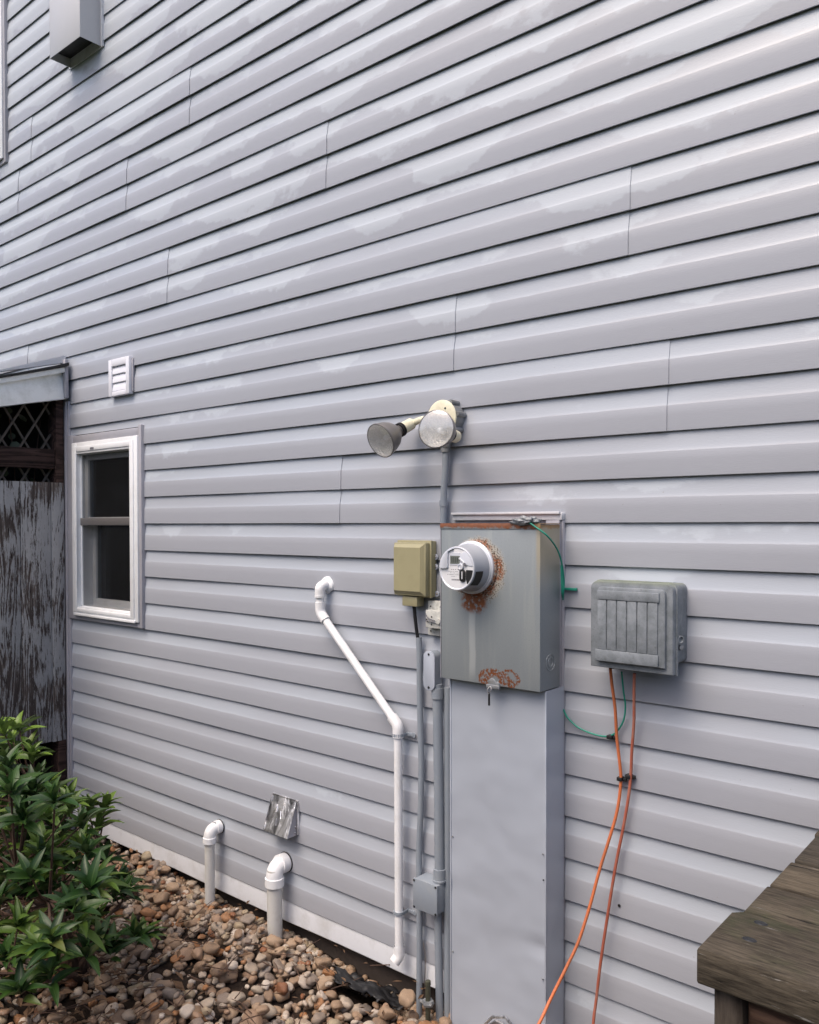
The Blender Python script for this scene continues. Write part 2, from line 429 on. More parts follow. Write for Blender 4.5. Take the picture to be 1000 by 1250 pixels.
M['castbox'] = simple('cast_grey_metal', (.24, .255, .27), .5, .3, var=.2, scale=40, dirt=(.15, .14, .12), dscale=30, damt=.6)

M['deck'] = mk_wood('deck_board_wood', (.022, .018, .013), (.105, .090, .068), 'x', moss=(.045, .054, .024), ring=2, lite=.8, rw=.08)
M['rim'] = mk_wood('brown_rim_wood', (.045, .026, .018), (.19, .115, .08), 'x', ring=6)
M['post'] = mk_wood('grey_post_wood', (.02, .014, .01), (.085, .07, .055), 'z', ring=6)
M['peeling'] = mk_wood('peeling_painted_wood', (.050, .042, .040), (.16, .14, .13), 'z', paint=(.36, .365, .37), pth=(.48, .53), ring=7)
M['rail'] = mk_wood('dark_rail_wood', (.022, .013, .011), (.075, .046, .040), 'y', ring=5)
M['lath'] = simple('lattice_wood', (.10, .085, .072), .85, var=.3, scale=40)
M['fascia'] = simple('white_fascia', (.87, .89, .87), .45, var=.05, dirt=(.42, .43, .38), dscale=10, damt=.4)

def mk_leaf():
    k = N('shrub_leaf'); oi = k.n('ShaderNodeObjectInfo'); ge = k.n('ShaderNodeNewGeometry'); at = k.n('ShaderNodeAttribute'); at.attribute_name = 'tone'
    at.attribute_type = 'GEOMETRY'
    r = k.math('FRACT', k.math('ADD', oi.outputs['Random'], ge.outputs['Random Per Island']))
    young = k.math('MAXIMUM', oi.outputs['Alpha'] if False else at.outputs['Fac'], 0.0)
    c = k.ramp(r, [(0, (.012, .036, .008)), (.5, (.022, .062, .012)), (.9, (.042, .092, .016)), (1, (.10, .12, .03))])
    c = k.mix(young, c, (.125, .205, .030))
    u = k.xyz(k.tc.outputs['UV'])[0]
    mid = k.math('SUBTRACT', 1.0, k.smooth(k.math('ABSOLUTE', k.math('SUBTRACT', u, .5)), .02, .07))
    c = k.mix(k.math('MULTIPLY', mid, .45), c, (.10, .17, .05))
    back = ge.outputs['Backfacing']
    c = k.mix(k.math('MULTIPLY', back, .5), c, (.07, .11, .045))
    k.fin(c, .42, 0, .4)
    tl = k.n('ShaderNodeBsdfTranslucent'); k.l(c, tl.inputs[0]); mx = k.n('ShaderNodeMixShader'); mx.inputs[0].default_value = .22
    k.l(k.b.outputs[0], mx.inputs[1]); k.l(tl.outputs[0], mx.inputs[2]); k.l(mx.outputs[0], k.t.nodes['Material Output'].inputs['Surface'])
    return k.m
M['leaf'] = mk_leaf()
M['bark'] = simple('shrub_bark', (.075, .042, .028), .9, var=.4, scale=60, bump=.5, bscale=120)
M['deadleaf'] = simple('dead_leaf', (.11, .062, .032), .8, var=.5, scale=15)
M['ivy'] = simple('ivy_leaf', (.035, .05, .022), .6, var=.5, scale=15)
def mk_stone():
    k = N('river_stone'); oi = k.n('ShaderNodeObjectInfo'); ge = k.n('ShaderNodeNewGeometry')
    r = k.math('FRACT', k.math('ADD', k.math('MULTIPLY', oi.outputs['Random'], 3.7), ge.outputs['Random Per Island']))
    c = k.ramp(r, [(0, (.33, .25, .18)), (.12, (.44, .40, .34)), (.24, (.25, .185, .135)), (.34, (.36, .26, .19)), (.44, (.55, .51, .45)),
                   (.53, (.29, .26, .23)), (.63, (.36, .19, .095)), (.70, (.42, .33, .245)), (.79, (.22, .205, .195)), (.86, (.62, .59, .54)), (.92, (.24, .11, .06)), (.96, (.40, .36, .27))], 'CONSTANT')
    r2 = k.math('FRACT', k.math('MULTIPLY', r, 17.3))
    c = k.mix(k.math('MULTIPLY', r2, .35), c, (.30, .23, .17))
    n = k.noise(scale=38, det=7, rough=.7)
    c = k.mix(k.smooth(n, .35, .7), k.mix(1.0, c, (.62, .58, .55), 'MULTIPLY'), c)
    vn = k.smooth(k.noise(k.map(scale=(1, 3, 2)), scale=30, det=4, dist=1.5), .60, .66)
    c = k.mix(k.math('MULTIPLY', vn, .35), c, (.50, .46, .40))
    sp = k.smooth(k.noise(scale=220, det=2), .62, .68)
    c = k.mix(k.math('MULTIPLY', sp, .5), c, (.10, .07, .05))
    k.bump(k.noise(scale=130, det=5, rough=.7), .35, .003)
    c = k.mix(1.0, c, (.90, .86, .83), 'MULTIPLY'); hs2 = k.n('ShaderNodeHueSaturation'); hs2.inputs['Saturation'].default_value = 1.08; hs2.inputs['Value'].default_value = 1.14; k.l(c, hs2.inputs['Color']); c = hs2.outputs[0]; return k.fin(c, .62, 0, .4)
M['stone'] = mk_stone()
def mk_soil():
    k = N('soil'); n = k.noise(scale=34, det=10, rough=.8)
    c = k.ramp(n, [(.3, (.010, .007, .005)), (.55, (.034, .023, .017)), (.75, (.075, .052, .038))])
    x, y, z = k.xyz()
    far = k.smooth(k.math('SQRT', k.math('ADD', k.math('MULTIPLY', x, x), k.math('MULTIPLY', y, y))), 4.5, 6.5)
    g = k.ramp(k.noise(scale=3, det=8, rough=.8), [(.35, (.03, .05, .015)), (.65, (.07, .10, .03))])
    c = k.mix(far, c, g)
    k.bump(n, .8, .02); return k.fin(c, .95, 0, .2)
M['soil'] = mk_soil()

# ================================================================== STRUCTURE: ground sheet
XR = W(688, 800).x
def gz(x, y):
    h = .012*noise.noise(Vector((x*2.2, y*2.2, 3)))+.006*noise.noise(Vector((x*9, y*9, 5)))
    # hollow under the skirt between the stub pipes and the conduits
    a = max(0, min(1, (x+3.35)/.5))*max(0, min(1, (-1.62-x)/.15)); wd = .07+.11*max(0, min(1, (x+2.4)/.5)); b = max(0, min(1, (y+wd)/(wd*.6)))
    h -= (.030+.035*max(0, min(1, (x+2.5)/.4)))*a*b*b*(3-2*b)
    if y > -.35: h += .010*noise.noise(Vector((x*28, y*28, 1)))
    # gravel lies a little higher towards the shrub
    h += .03*max(0, min(1, (-y-.5)/1.2))
    return h-.035
xs = sorted(set([-60, -40, -25, -15, -10, -7] + [round(-5.4+.04*i, 3) for i in range(125)] + [0, .7, 1.5, 3, 6, 12, 25, 40, 60]))
ys = sorted(set([-60, -40, -25, -15, -9, -6, -4] + [round(-2.6+.04*i, 3) for i in range(72)] + [.6, 2, 6, 15, 40, 60]))
bm = BM(); gv = [[bm.verts.new((x, y, gz(x, y) if -5.5 < x < 0 and -2.7 < y < .5 else -.03)) for x in xs] for y in ys]
for j in range(len(ys)-1):
    for i in range(len(xs)-1): bm.faces.new((gv[j][i], gv[j][i+1], gv[j+1][i+1], gv[j+1][i]))
ground = tag(obj('ground', bm, M['soil']), kind='structure')

# ================================================================== HOUSE
house = thing('house', (-2, 0.02, 0), 'two storey house wall clad in grey dutch lap vinyl siding with bleached patches', 'house')
WL, WR = -6.4, 2.6           # ends of the clad wall
ZB, ZT = cz(-12), cz(30)
# window opening (siding is cut round it)
win_l, win_r = W(85.5, 640).x, W(176.2, 640).x
win_b, win_t = W(177, 767).z, W(173.5, 520).z
up_r = W(9, 100).x; up_b = W(9, 199).z    # upper window, mostly out of frame
up_l = up_r-.75; up_t = up_b+1.3
openings = [(win_l, win_r, win_b, win_t), (up_l, up_r, up_b, up_t)]

PROF = [(.003, .0035), (.0006, .0034), (0.0, .0026), (.0000, .0008), (.0010, .0001), (.003, 0.0), (.045, .0005), (.0700, .0010), (.0722, .0016),
        (.0745, .0024), (.081, .0038), (.090, .0054), (.101, .0070), (.114, .0086), (.127, .0098), (.127+.020, .0120)]
def prof(n, fl=0.0):
    return [(cz(n)+a, b) for a, b in PROF]
def clip(pr, lo, hi):        # keep lo<=z<=hi of an open profile
    out = []
    for (a, b), (c, d) in zip(pr, pr[1:]):
        seg = [(a, b), (c, d)]
        if max(a, c) <= lo or min(a, c) >= hi:
            continue
        def cut(z): t = (z-a)/(c-a) if c != a else 0; return (z, b+(d-b)*t)
        p0 = (a, b) if lo <= a <= hi else cut(lo if a < lo else hi)
        p1 = (c, d) if lo <= c <= hi else cut(lo if c < lo else hi)
        if not out or out[-1] != p0: out.append(p0)
        out.append(p1)
    return out
def strip(bm, pr, x0, x1, dy, seed):
    if len(pr) < 2: return
    n = max(1, int((x1-x0)/.09)); prev = None
    for i in range(n+1):
        x = x0+(x1-x0)*i/n; colv = []; dx_ = dy(x)
        for z, y in pr:
            q = Vector((x*1.1, z*2.2, seed)); w = .0028*noise.noise(q)+.0012*noise.noise(q*3.3)
            wz = .0022*noise.noise(Vector((x*.8, seed*3.1, 9)))
            colv.append(bm.verts.new((x, y+dx_+w, z+wz)))
        if prev:
            for a in range(len(pr)-1): bm.faces.new((prev[a], colv[a], colv[a+1], prev[a+1]))
        prev = colv
def siding_panel(n0, x0, x1, proud):
    bm = BM(); dy = lambda x: -.0027*max(0.0, min(1.0, (x-x0)/(x1-x0)))**2
    for n in (n0, n0+1):
        cuts = [x0, x1]
        zl, zh = cz(n), cz(n+1)
        ops = [o for o in openings if o[2] < zh and o[3] > zl and o[0] < x1 and o[1] > x0]
        for o in ops: cuts += [max(x0, o[0]), min(x1, o[1])]
        cuts = sorted(set(cuts))
        sh = .006*(n-n0)        # the upper butt of a seam steps a little sideways
        for a, b in zip(cuts, cuts[1:]):
            mid = (a+b)/2; o = [q for q in ops if q[0] < mid < q[1]]
            a2 = a; b2 = b+sh if b == x1 and x1 < WR-.01 else b
            pr = prof(n)
            if not o: strip(bm, pr, a2, b2, dy, n*1.7)
            else:
                q = o[0]
                strip(bm, clip(pr, -9, q[2]), a2, b2, dy, n*1.7); strip(bm, clip(pr, q[3], 99), a2, b2, dy, n*1.7)
    # thin side return at the seam so that the lap has an edge
    if x1 < WR-.01:
        for n in (n0, n0+1):
            xe = x1+.006*(n-n0); pr = prof(n)[4:14]
            A = []; B = []
            for z, y in pr:
                w = .0028*noise.noise(Vector((xe*1.1, z*2.2, n*1.7)))+.0012*noise.noise(Vector((xe*1.1, z*2.2, n*1.7))*3.3); wz = .0022*noise.noise(Vector((xe*.8, n*1.7*3.1, 9)))
                A.append(bm.verts.new((xe, y+dy(x1)+w, z+wz))); B.append(bm.verts.new((xe-.0008, y+w+.001, z+wz)))
            for i in range(len(pr)-1): bm.faces.new((A[i], A[i+1], B[i+1], B[i])).smooth = False
    for f in bm.faces:
        if f.normal.length == 0: f.normal_update()
    bm.normal_update()
    for f in bm.faces:
        if f.normal.y > 0.2: f.normal_flip()
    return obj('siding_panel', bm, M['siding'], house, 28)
seams = {14: [(231, 116)], 10: [(398, 190)], 6: [(767, 258)], 4: [(554, 408)], 2: [(814, 470)], 0: [(415, 600)],
         12: [(154, 225)], 8: [(204, 337)], 16: [(38, 168)], 18: [(330, 20)], -4: [(1150, 900)], -8: [], 22: []}
seam3 = {4: [(-90, 430)], 14: [(22, 232)]}
for n0 in range(-12, 30, 2):
    xsm = [W(*q).x for q in seams.get(n0, [])]
    if n0 == 14: xsm = [W(231, 116).x, W(22, 232).x]
    if n0 == 20: xsm = [W(600, -60).x]
    if n0 == 24: xsm = [W(400, -300).x]
    if n0 == 6: xsm.append(W(33, 425).x)
    xsm = sorted(xsm); ed = [WL]+xsm+[WR]
    for i, (a, b) in enumerate(zip(ed, ed[1:])):
        pr = (i % 2 == 0)
        lap = .02
        siding_panel(n0, a-(0 if i == 0 else lap), b, pr)

# sheathing behind the siding, with the window hole
bm = BM(); y0, y1 = .026, .16
bx(bm, WL, up_l, y0, y1, .04, ZT); bx(bm, up_r, win_l, y0, y1, .04, ZT); bx(bm, win_r, WR, y0, y1, .04, ZT)
bx(bm, win_l, win_r, y0, y1, .04, win_b); bx(bm, win_l, win_r, y0, y1, win_t, ZT)
bx(bm, up_l, up_r, y0, y1, .04, up_b); bx(bm, up_l, up_r, y0, y1, up_t, ZT)
obj('wall_sheathing', bm, M['dark'], house)
bm = BM(); bx(bm, WL, WR, .05, .3, -.6, .08); obj('foundation', bm, M['found'], house)
# side and back closing walls of the building
bm = BM(); bx(bm, WR, WR+.1, .0, 6, -.1, ZT); bx(bm, WL-.1, WL, .0, 6, -.1, ZT); bx(bm, WL-.1, WR+.1, 6, 6.1, -.1, ZT); bx(bm, WL-.1, WR+.1, .17, 6.1, ZT, ZT+.1)
obj('wall', bm, M['trimgrey'], house)
# starter skirt below the siding
bm = BM(); pr = [(cz(-12)+.012, .009), (cz(-12)-.002, .005), (cz(-12)-.077, .001), (cz(-12)-.081, .004), (cz(-12)-.081, .03)]
n = 90; prev = None
for i in range(n+1):
    x = WL+(WR-WL)*i/n; sag = .006*noise.noise(Vector((x*1.3, 2, 4)))
    cv = [bm.verts.new((x, y-.002+.003*noise.noise(Vector((x*3, z*8, 1))), z+(sag if j > 1 else 0))) for j, (z, y) in enumerate(pr)]
    if prev:
        for a in range(len(pr)-1): bm.faces.new((prev[a+1], cv[a+1], cv[a], prev[a]))
    prev = cv
obj('skirt_board', bm, M['skirt'], house, 30)
# vertical channel where the side enclosure meets the wall
XF = W(83.5, 700).x
bm = BM(); zt = W(84, 490).z
bx(bm, XF-.012, XF+.012, -.013, .012, -.02, zt, .002); bx(bm, XF+.0125, XF+.03, -.007, .012, -.02, zt, .001)
obj('corner_channel', bm, M['trimgrey'], house)

# ---- window
def window(l, r, b, t, mid, name_label):
    w = bpy.data.objects.new('window', None); COL.objects.link(w); w.parent = house; w.location = Vector((l, 0, b))-house.location
    w['label'] = name_label
    tw = .062                                              # grey J-channel surround
    bm = BM()
    for a in (bx(BM(), l-.004, l+tw, -.012, .03, b, t, .003), bx(BM(), r-.022, r+.002, -.016, .03, b, t+.006, .003),
              bx(BM(), l+tw+.0005, r-.0225, -.0125, .03, t-.044, t-.006, .003), bx(BM(), l+tw+.0005, r-.0225, -.0125, .03, b, b+.026, .003)):
        me = bpy.data.meshes.new('t'); a.to_mesh(me); bm.from_mesh(me); a.free()
    obj('surround', bm, M['trimgrey'], w)
    L, R, B, T = l+tw+.001, r-.023, b+.027, t-.045
    fw = .058; fl = .05
    bm = BM()
    for (x0, x1, z0, z1, d) in ((L, L+fl, B, T, .022), (R-fw, R, B, T, .0225), (L+fl+.0005, R-fw-.0005, T-.06, T, .022), (L+fl+.0005, R-fw-.0005, B, B+.042, .022)):
        bx(bm, x0, x1, -d, .05, z0, z1, .003)
    # stepped inner bead
    for (x0, x1, z0, z1) in ((L+.012, L+fl+.004, B+.02, T-.02), (R-fw-.004, R-.03, B+.02, T-.02)):
        bx(bm, x0, x1, -.027, -.018, z0, z1, .002)
    bx(bm, L+.013, R-.031, -.0265, -.018, T-.048, T-.022, .002); bx(bm, L+.013, R-.031, -.0268, -.018, B+.016, B+.034, .002)
    bx(bm, L+.02, R-.02, -.030, -.022, B-.004, B+.008, .002)
    obj('frame', bm, M['whiteframe'], w)
    gl, gr, gb, gt = L+fl, R-fw, B+.042, T-.06
    # jamb liner deep inside
    bm = BM(); bx(bm, gl-.01, gl+.012, .0, .12, gb, gt); bx(bm, gr-.012, gr+.01, .0, .12, gb, gt)
    bx(bm, gl, gr, .0, .12, gb-.012, gb+.004); bx(bm, gl, gr, .0, .12, gt-.004, gt+.012)
    obj('jamb', bm, M['whiteframe'], w)
    # upper sash outside, lower sash inside
    for zz0, zz1, yy in ((mid-.02, gt, .018), (gb, mid+.022, .058)):
        bm = BM(); s = .032
        bx(bm, gl+.012, gl+.012+s, yy, yy+.03, zz0, zz1, .002); bx(bm, gr-.012-s, gr-.012, yy, yy+.03, zz0, zz1, .002)
        bx(bm, gl+.012+s, gr-.012-s, yy+.001, yy+.031, zz0, zz0+s*1.25, .002); bx(bm, gl+.012+s, gr-.012-s, yy+.001, yy+.031, zz1-s, zz1, .002)
        sh = obj('sash', bm, M['whiteframe'], w)
        bm = BM(); bx(bm, gl+.012+s-.004, gr-.012-s+.004, yy+.012, yy+.016, zz0+s, zz1-s+.004); obj('pane', bm, M['glass'], w)
    bm = BM(); v = [bm.verts.new(q) for q in ((gl, .006, gb), (gr, .006, gb), (gr, .006, gt), (gl, .006, gt))]; bm.faces.new(v)
    obj('insect_screen', bm, M['screen'], w)
    bm = BM(); bx(bm, gl+.0, gr, -.003, .012, mid-.022, mid+.016, .002)
    obj('screen_rail', bm, M['bulbshell'], w)
    bm = BM()                                                # dark room behind
    x0, x1, z0, z1 = l-.02, r+.02, b-.02, t+.02
    v = [bm.verts.new(q) for q in ((x0, .16, z0), (x1, .16, z0), (x1, .16, z1), (x0, .16, z1), (x0, 1.2, z0), (x1, 1.2, z0), (x1, 1.2, z1), (x0, 1.2, z1))]
    for f in ((4,5,6,7), (0,1,5,4), (2,3,7,6), (0,4,7,3), (1,2,6,5)): bm.faces.new([v[i] for i in f])
    obj('room', bm, M['dark'], w)
    return w, (L, R, B, T)
wn, (L_, R_, B_, T_) = window(win_l, win_r, win_b, win_t, W(130, 636).z, 'narrow white double-hung window with grey surround')
bm = BM(); st = W(112, 547.5, .027)
for i, (dx, dz) in enumerate(((-.016, 0), (-.008, .002), (0, 0), (.006, .001), (.014, 0))): bx(bm, st.x+dx, st.x+dx+.005, -.0278, -.0262, st.z+dz-.006, st.z+dz+.006)
obj('sticker', bm, M['ink'], wn)
window(up_l, up_r, up_b, up_t, up_b+.65, 'white framed window cut by the top left edge of the view')

# ================================================================== SIDE ENCLOSURE (lattice shed) at the left
shed = thing('lattice_shed', (XF, -.6, 0), 'weathered wooden lean-to with white fascia, ivy lattice and peeling painted boards', 'shed')
def xpt(px, py, off=0.0): return WX(px, py, XF+off)
# fascia with sloping top; polygon in (y, z) on the plane X=XF+.04
fo = .035
a = xpt(83, 447, fo); b_ = xpt(82, 487, fo); c_ = xpt(0, 497, fo); d_ = xpt(0, 461, fo)
sl_t = (d_.z-a.z)/(d_.y-a.y); sl_b = (c_.z-b_.z)/(c_.y-b_.y); Y1 = -2.6  # shed lengthened out of view to block light from the left
ya = -.016
def lz(p, s, y): return p.z+s*(y-p.y)
bm = BM(); prism(bm, [(ya, lz(b_, sl_b, ya)), (ya, lz(a, sl_t, ya)-.012), (Y1, lz(a, sl_t, Y1)-.012), (Y1, lz(b_, sl_b, Y1))], XF+.012, XF+fo, 'x', .003)

for v in bm.verts: v.co.x -= (v.co.z-b_.z)*.15
obj('fascia_board', bm, M['fascia'], shed)
bm = BM(); prism(bm, [(ya, lz(a, sl_t, ya)-.03), (ya, lz(a, sl_t, ya)-.002), (Y1, lz(a, sl_t, Y1)-.002), (Y1, lz(a, sl_t, Y1)-.03)], XF+.01, XF+fo+.012, 'x', .004)
obj('fascia_moulding', bm, M['fascia'], shed)
bm = BM(); prism(bm, [(ya, lz(a, sl_t, ya)), (ya, lz(a, sl_t, ya)+.018), (-.1, lz(a, sl_t, -.1)+.014), (-.3, lz(a, sl_t, -.3)+.010), (Y1, lz(a, sl_t, Y1)+.010), (Y1, lz(a, sl_t, Y1))], XF-1.6, XF+fo+.024, 'x')
obj('roof', bm, M['black'], shed)
e0 = xpt(84.5, 440, fo)
bm = BM(); bx(bm, XF-.0, XF+.05, -.034, -.015, b_.z+.002, lz(a, sl_t, 0)+.03, .002); obj('trim_strip', bm, M['trimgrey'], shed)
bm = BM(); prism(bm, [(-.017, lz(a, sl_t, 0)+.016), (-.017, lz(a, sl_t, 0)+.055), (-.45, lz(a, sl_t, -.4)+.018)], XF-.04, XF+.022, 'x'); obj('flashing', bm, M['skirt'], shed)
# framed opening: dark posts, rail, lattice
z_open = xpt(40, 588).z; z_bot = xpt(60, 906).z
zf = b_.z
bm = BM(); bx(bm, XF-.09, XF-.002, -.06, -.018, .0, zf+.03, .002); obj('post', bm, M['rail'], shed)
bm = BM(); bx(bm, XF-.09, XF-.002, -1.25, -1.16, .0, zf-.1, .002); obj('post', bm, M['rail'], shed)
bm = BM(); bx(bm, XF-.09, XF-.002, -2.58, -2.5, .0, zf-.3, .002); obj('post', bm, M['rail'], shed)
r0 = xpt(40, 546.5); r1 = xpt(40, 571)
bm = BM(); bx(bm, XF-.05, XF-.012, -1.158, -.062, r1.z, r0.z, .003); obj('rail', bm, M['rail'], shed)
# lattice laths, each one of its own, fastened behind the rail
ltop, lbot = zf-.005+.02, z_open-.02
def lath(y0, z0, y1, z1, off):
    ln = math.hypot(y1-y0, z1-z0); w = .011; ny, nz = -(z1-z0)/ln*w/2, (y1-y0)/ln*w/2
    bm = BM(); prism(bm, [(y0+ny, z0+nz), (y1+ny, z1+nz), (y1-ny, z1-nz), (y0-ny, z0-nz)], XF-.062-off, XF-.054-off, 'x')
    obj('lath', bm, M['lath'], shed, 0)
H = ltop-lbot; sp = .115
k0 = -1.5
while k0 < .6:
    for sgn, off in ((1, 0), (-1, .0085)):
        y0, y1 = (k0, k0+H*.62) if sgn > 0 else (k0+H*.62, k0)
        za, zb = lbot, ltop
        # clip to the opening
        def cl(y, z): return y, z
        t0, t1 = 0.0, 1.0
        dy = y1-y0
        for lim, s in ((-1.158, 1), (-.062, -1)):
            if s > 0:
                t = (lim-y0)/dy
                if dy > 0: t0 = max(t0, t)
                else: t1 = min(t1, t)
            else:
                t = (lim-y0)/dy
                if dy > 0: t1 = min(t1, t)
                else: t0 = max(t0, t)
        if t1-t0 > .05: lath(y0+dy*t0, za+(zb-za)*t0, y0+dy*t1, za+(zb-za)*t1, off)
    k0 += sp
# peeling boards
edges_px = [80.5, 60, 26, -14]
ye = [-.018, xpt(63, 700).y, xpt(26, 700).y]; stp = ye[1]-ye[2]
while ye[-1] > -2.5: ye.append(ye[-1]-stp)
for i, (p, q) in enumerate(zip(ye, ye[1:])):
    bm = BM(); bx(bm, XF-.022, XF-.001+.0015*(i % 2), q+.0012, p-.0012, z_bot+.006*((i*37) % 5-2)*.4, z_open, .0015)
    obj('board', bm, M['peeling'], shed)
bm = BM(); bx(bm, XF-.12, XF-.04, -1.158, -.0625, z_bot+.02, z_bot+.10); obj('bottom_rail', bm, M['rail'], shed)
bm = BM(); bx(bm, XF-1.6, XF-1.55, -2.6, -.02, -.02, zf-.05); bx(bm, XF-1.549, XF-.1, -2.6, -2.56, -.02, zf-.12); obj('back_wall', bm, M['dark'], shed)  # unseen end closed off, near-black, to keep light out of the interior
bm = BM(); bx(bm, XF-1.549, XF-.092, -.030, -.019, -.02, zf+.05); obj('inner_wall', bm, M['dark'], shed)
bm = BM(); bx(bm, XF-1.55, XF-.1, -1.19, -.03, zf-.10, zf-.06);

bm.free()

# ivy behind the lattice
ivy = thing('ivy', (XF-.12, -.5, z_open-.6), 'dim green ivy with round leaves climbing behind the shed lattice', 'ivy')
def blob_leaf(bm, c, nrm, r, k=7):
    x, y = frame_of(nrm); vs = [bm.verts.new(c+(x*cos(2*pi*i/k)*random.uniform(.8, 1.15)+y*sin(2*pi*i/k)*random.uniform(.75, 1.1))*r+nrm*random.uniform(-.1, .1)*r) for i in range(k)]
    v = bm.verts.new(c+nrm*r*.2)
    for i in range(k): bm.faces.new((vs[i], vs[(i+1) % k], v))
for i in range(70):
    c = Vector((XF-random.uniform(.075, .22), random.uniform(-1.1, -.07), random.uniform(z_open-.05, zf-.05)))
    nr = Vector((1, random.uniform(-.8, .8), random.uniform(-.3, .9))).normalized()
    bm = BM(); blob_leaf(bm, c, nr, random.uniform(.016, .032)); obj('leaf', bm, M['ivy'], ivy, 60)
for i in range(7):
    y = -.1-.16*i; pts = [Vector((XF-.14+random.uniform(-.03, .03), y+random.uniform(-.05, .05), .2+(zf-.3)*k/6)) for k in range(7)]
    bm = BM(); tube(bm, smoothpts(pts, 3), .003, 5); obj('stem', bm, M['bark'], ivy)

# ================================================================== WALL-MOUNTED THINGS
def screw(c, parent, r=.004, mat=None, ax=(0, -1, 0)):
    bm = BM(); lathe(bm, [(0, r), (.0012, r), (.0022, r*.7), (.0026, 0)], c, ax, 12); return obj('screw', bm, mat or M['screw'], parent, 40)

# ---- exhaust hood, top left
dh = .115
p0 = W(60, 30, dh); p1 = W(97.5, 44.4, dh); pb = W(97.5, 44.4, dh).z
hood = thing('exhaust_hood', (p0.x, 0, pb), 'boxy beige-grey exhaust hood high on the siding, open underneath', 'vent hood')
x0, x1 = W(61, 60, dh).x, p1.x; hz1 = pb+.30
bm = BM(); t = .002
bx(bm, x0, x1, -dh, -dh+t, pb, hz1, .0007); obj('front_plate', bm, M['hoodpaint'], hood)
bm = BM(); bx(bm, x1+.0001, x1+t, -dh, -.004, pb, hz1); obj('side_plate', bm, M['hoodpaint'], hood)
bm = BM(); bx(bm, x0-t, x0-.0001, -dh, -.004, pb, hz1); obj('side_plate', bm, M['hoodpaint'], hood)
bm = BM(); bx(bm, x0-t, x1+t, -dh, -.004, hz1, hz1+.003); obj('top_plate', bm, M['hoodpaint'], hood)
bm = BM(); bx(bm, x0-.02, x1+.02, -.004, .003, pb-.005, hz1+.02, .001); bx(bm, x1+.0195, x1+.0215, -.012, .002, pb-.005, hz1+.02)
obj('flange', bm, M['skirt'], hood)
bm = BM(); bx(bm, x0+.001, x1-.001, -dh+.004, -.006, pb+.045, pb+.05); obj('damper', bm, M['black'], hood)

# ---- louvred vent
a = W(132.5, 438.5, .02); b = W(158, 480, .02)
vent = thing('louvre_vent', (a.x, 0, b.z), 'small white square vent with three louvres, above the narrow window', 'vent')
zt_, zb_ = W(145, 437, .02).z, W(145, 482.5, .02).z
bm = BM(); X0, X1 = a.x, b.x
for q in ((X0, X0+.03, zb_, zt_), (X1-.03, X1, zb_, zt_)): bx(bm, q[0], q[1], -.022, .004, q[2], q[3], .003)
bx(bm, X0+.0305, X1-.0305, -.0215, .004, zt_-.035, zt_, .002); bx(bm, X0+.0305, X1-.0305, -.0215, .004, zb_, zb_+.022, .002)
obj('frame', bm, M['whitevent'], vent)
lh = (zt_-.035-zb_-.022)/3
for i in range(3):
    z0 = zb_+.022+i*lh
    bm = BM(); prism(bm, [(-.010, z0+lh-.001), (-.0165, z0+lh*.5), (-.0175, z0+.0035), (-.012, z0+.0008), (-.004, z0+lh-.002)], X0+.031, X1-.031, 'x'); obj('louvre', bm, M['whitevent'], vent)
bm = BM(); bx(bm, X0+.031, X1-.031, -.004, .0, zb_+.01, zt_-.02); obj('backing', bm, M['whitevent'], vent)
bm = BM(); bx(bm, X1+.0005, X1+.012, -.008, .002, zb_+.01, zt_-.01, .001); obj('side_flange', bm, M['trimgrey'], vent)

# ---- flood light
fl = thing('flood_light', W(545, 510, 0), 'twin flood light with two bare reflector lamps on a round cream plate', 'flood light')
bc = W(550.5, 512, 0); bc.y = 0
bm = BM(); lathe(bm, [(0, .056), (.001, .057), (.042, .055), (.045, .052), (.045, 0)], bc, (0, -1, 0), 40); obj('junction_box', bm, M['castbox'], fl)
bm = BM()
for dx, dz in ((.055, .01), (.046, -.04), (-.05, .03), (.03, .05)):
    tube(bm, [bc+Vector((dx, 0, dz)), bc+Vector((dx, -.044, dz))], .010, 10)
obj('mounting_lug', bm, M['castbox'], fl)
bm = BM(); lathe(bm, [(.046, .058), (.048, .0595), (.052, .0595), (.056, .052), (.058, .03), (.058, 0)], bc, (0, -1, 0), 44); obj('cover_plate', bm, M['cream'], fl)
screw(bc+Vector((.02, -.057, .030)), fl, .0035); screw(bc+Vector((.0, -.057, -.035)), fl, .0035)
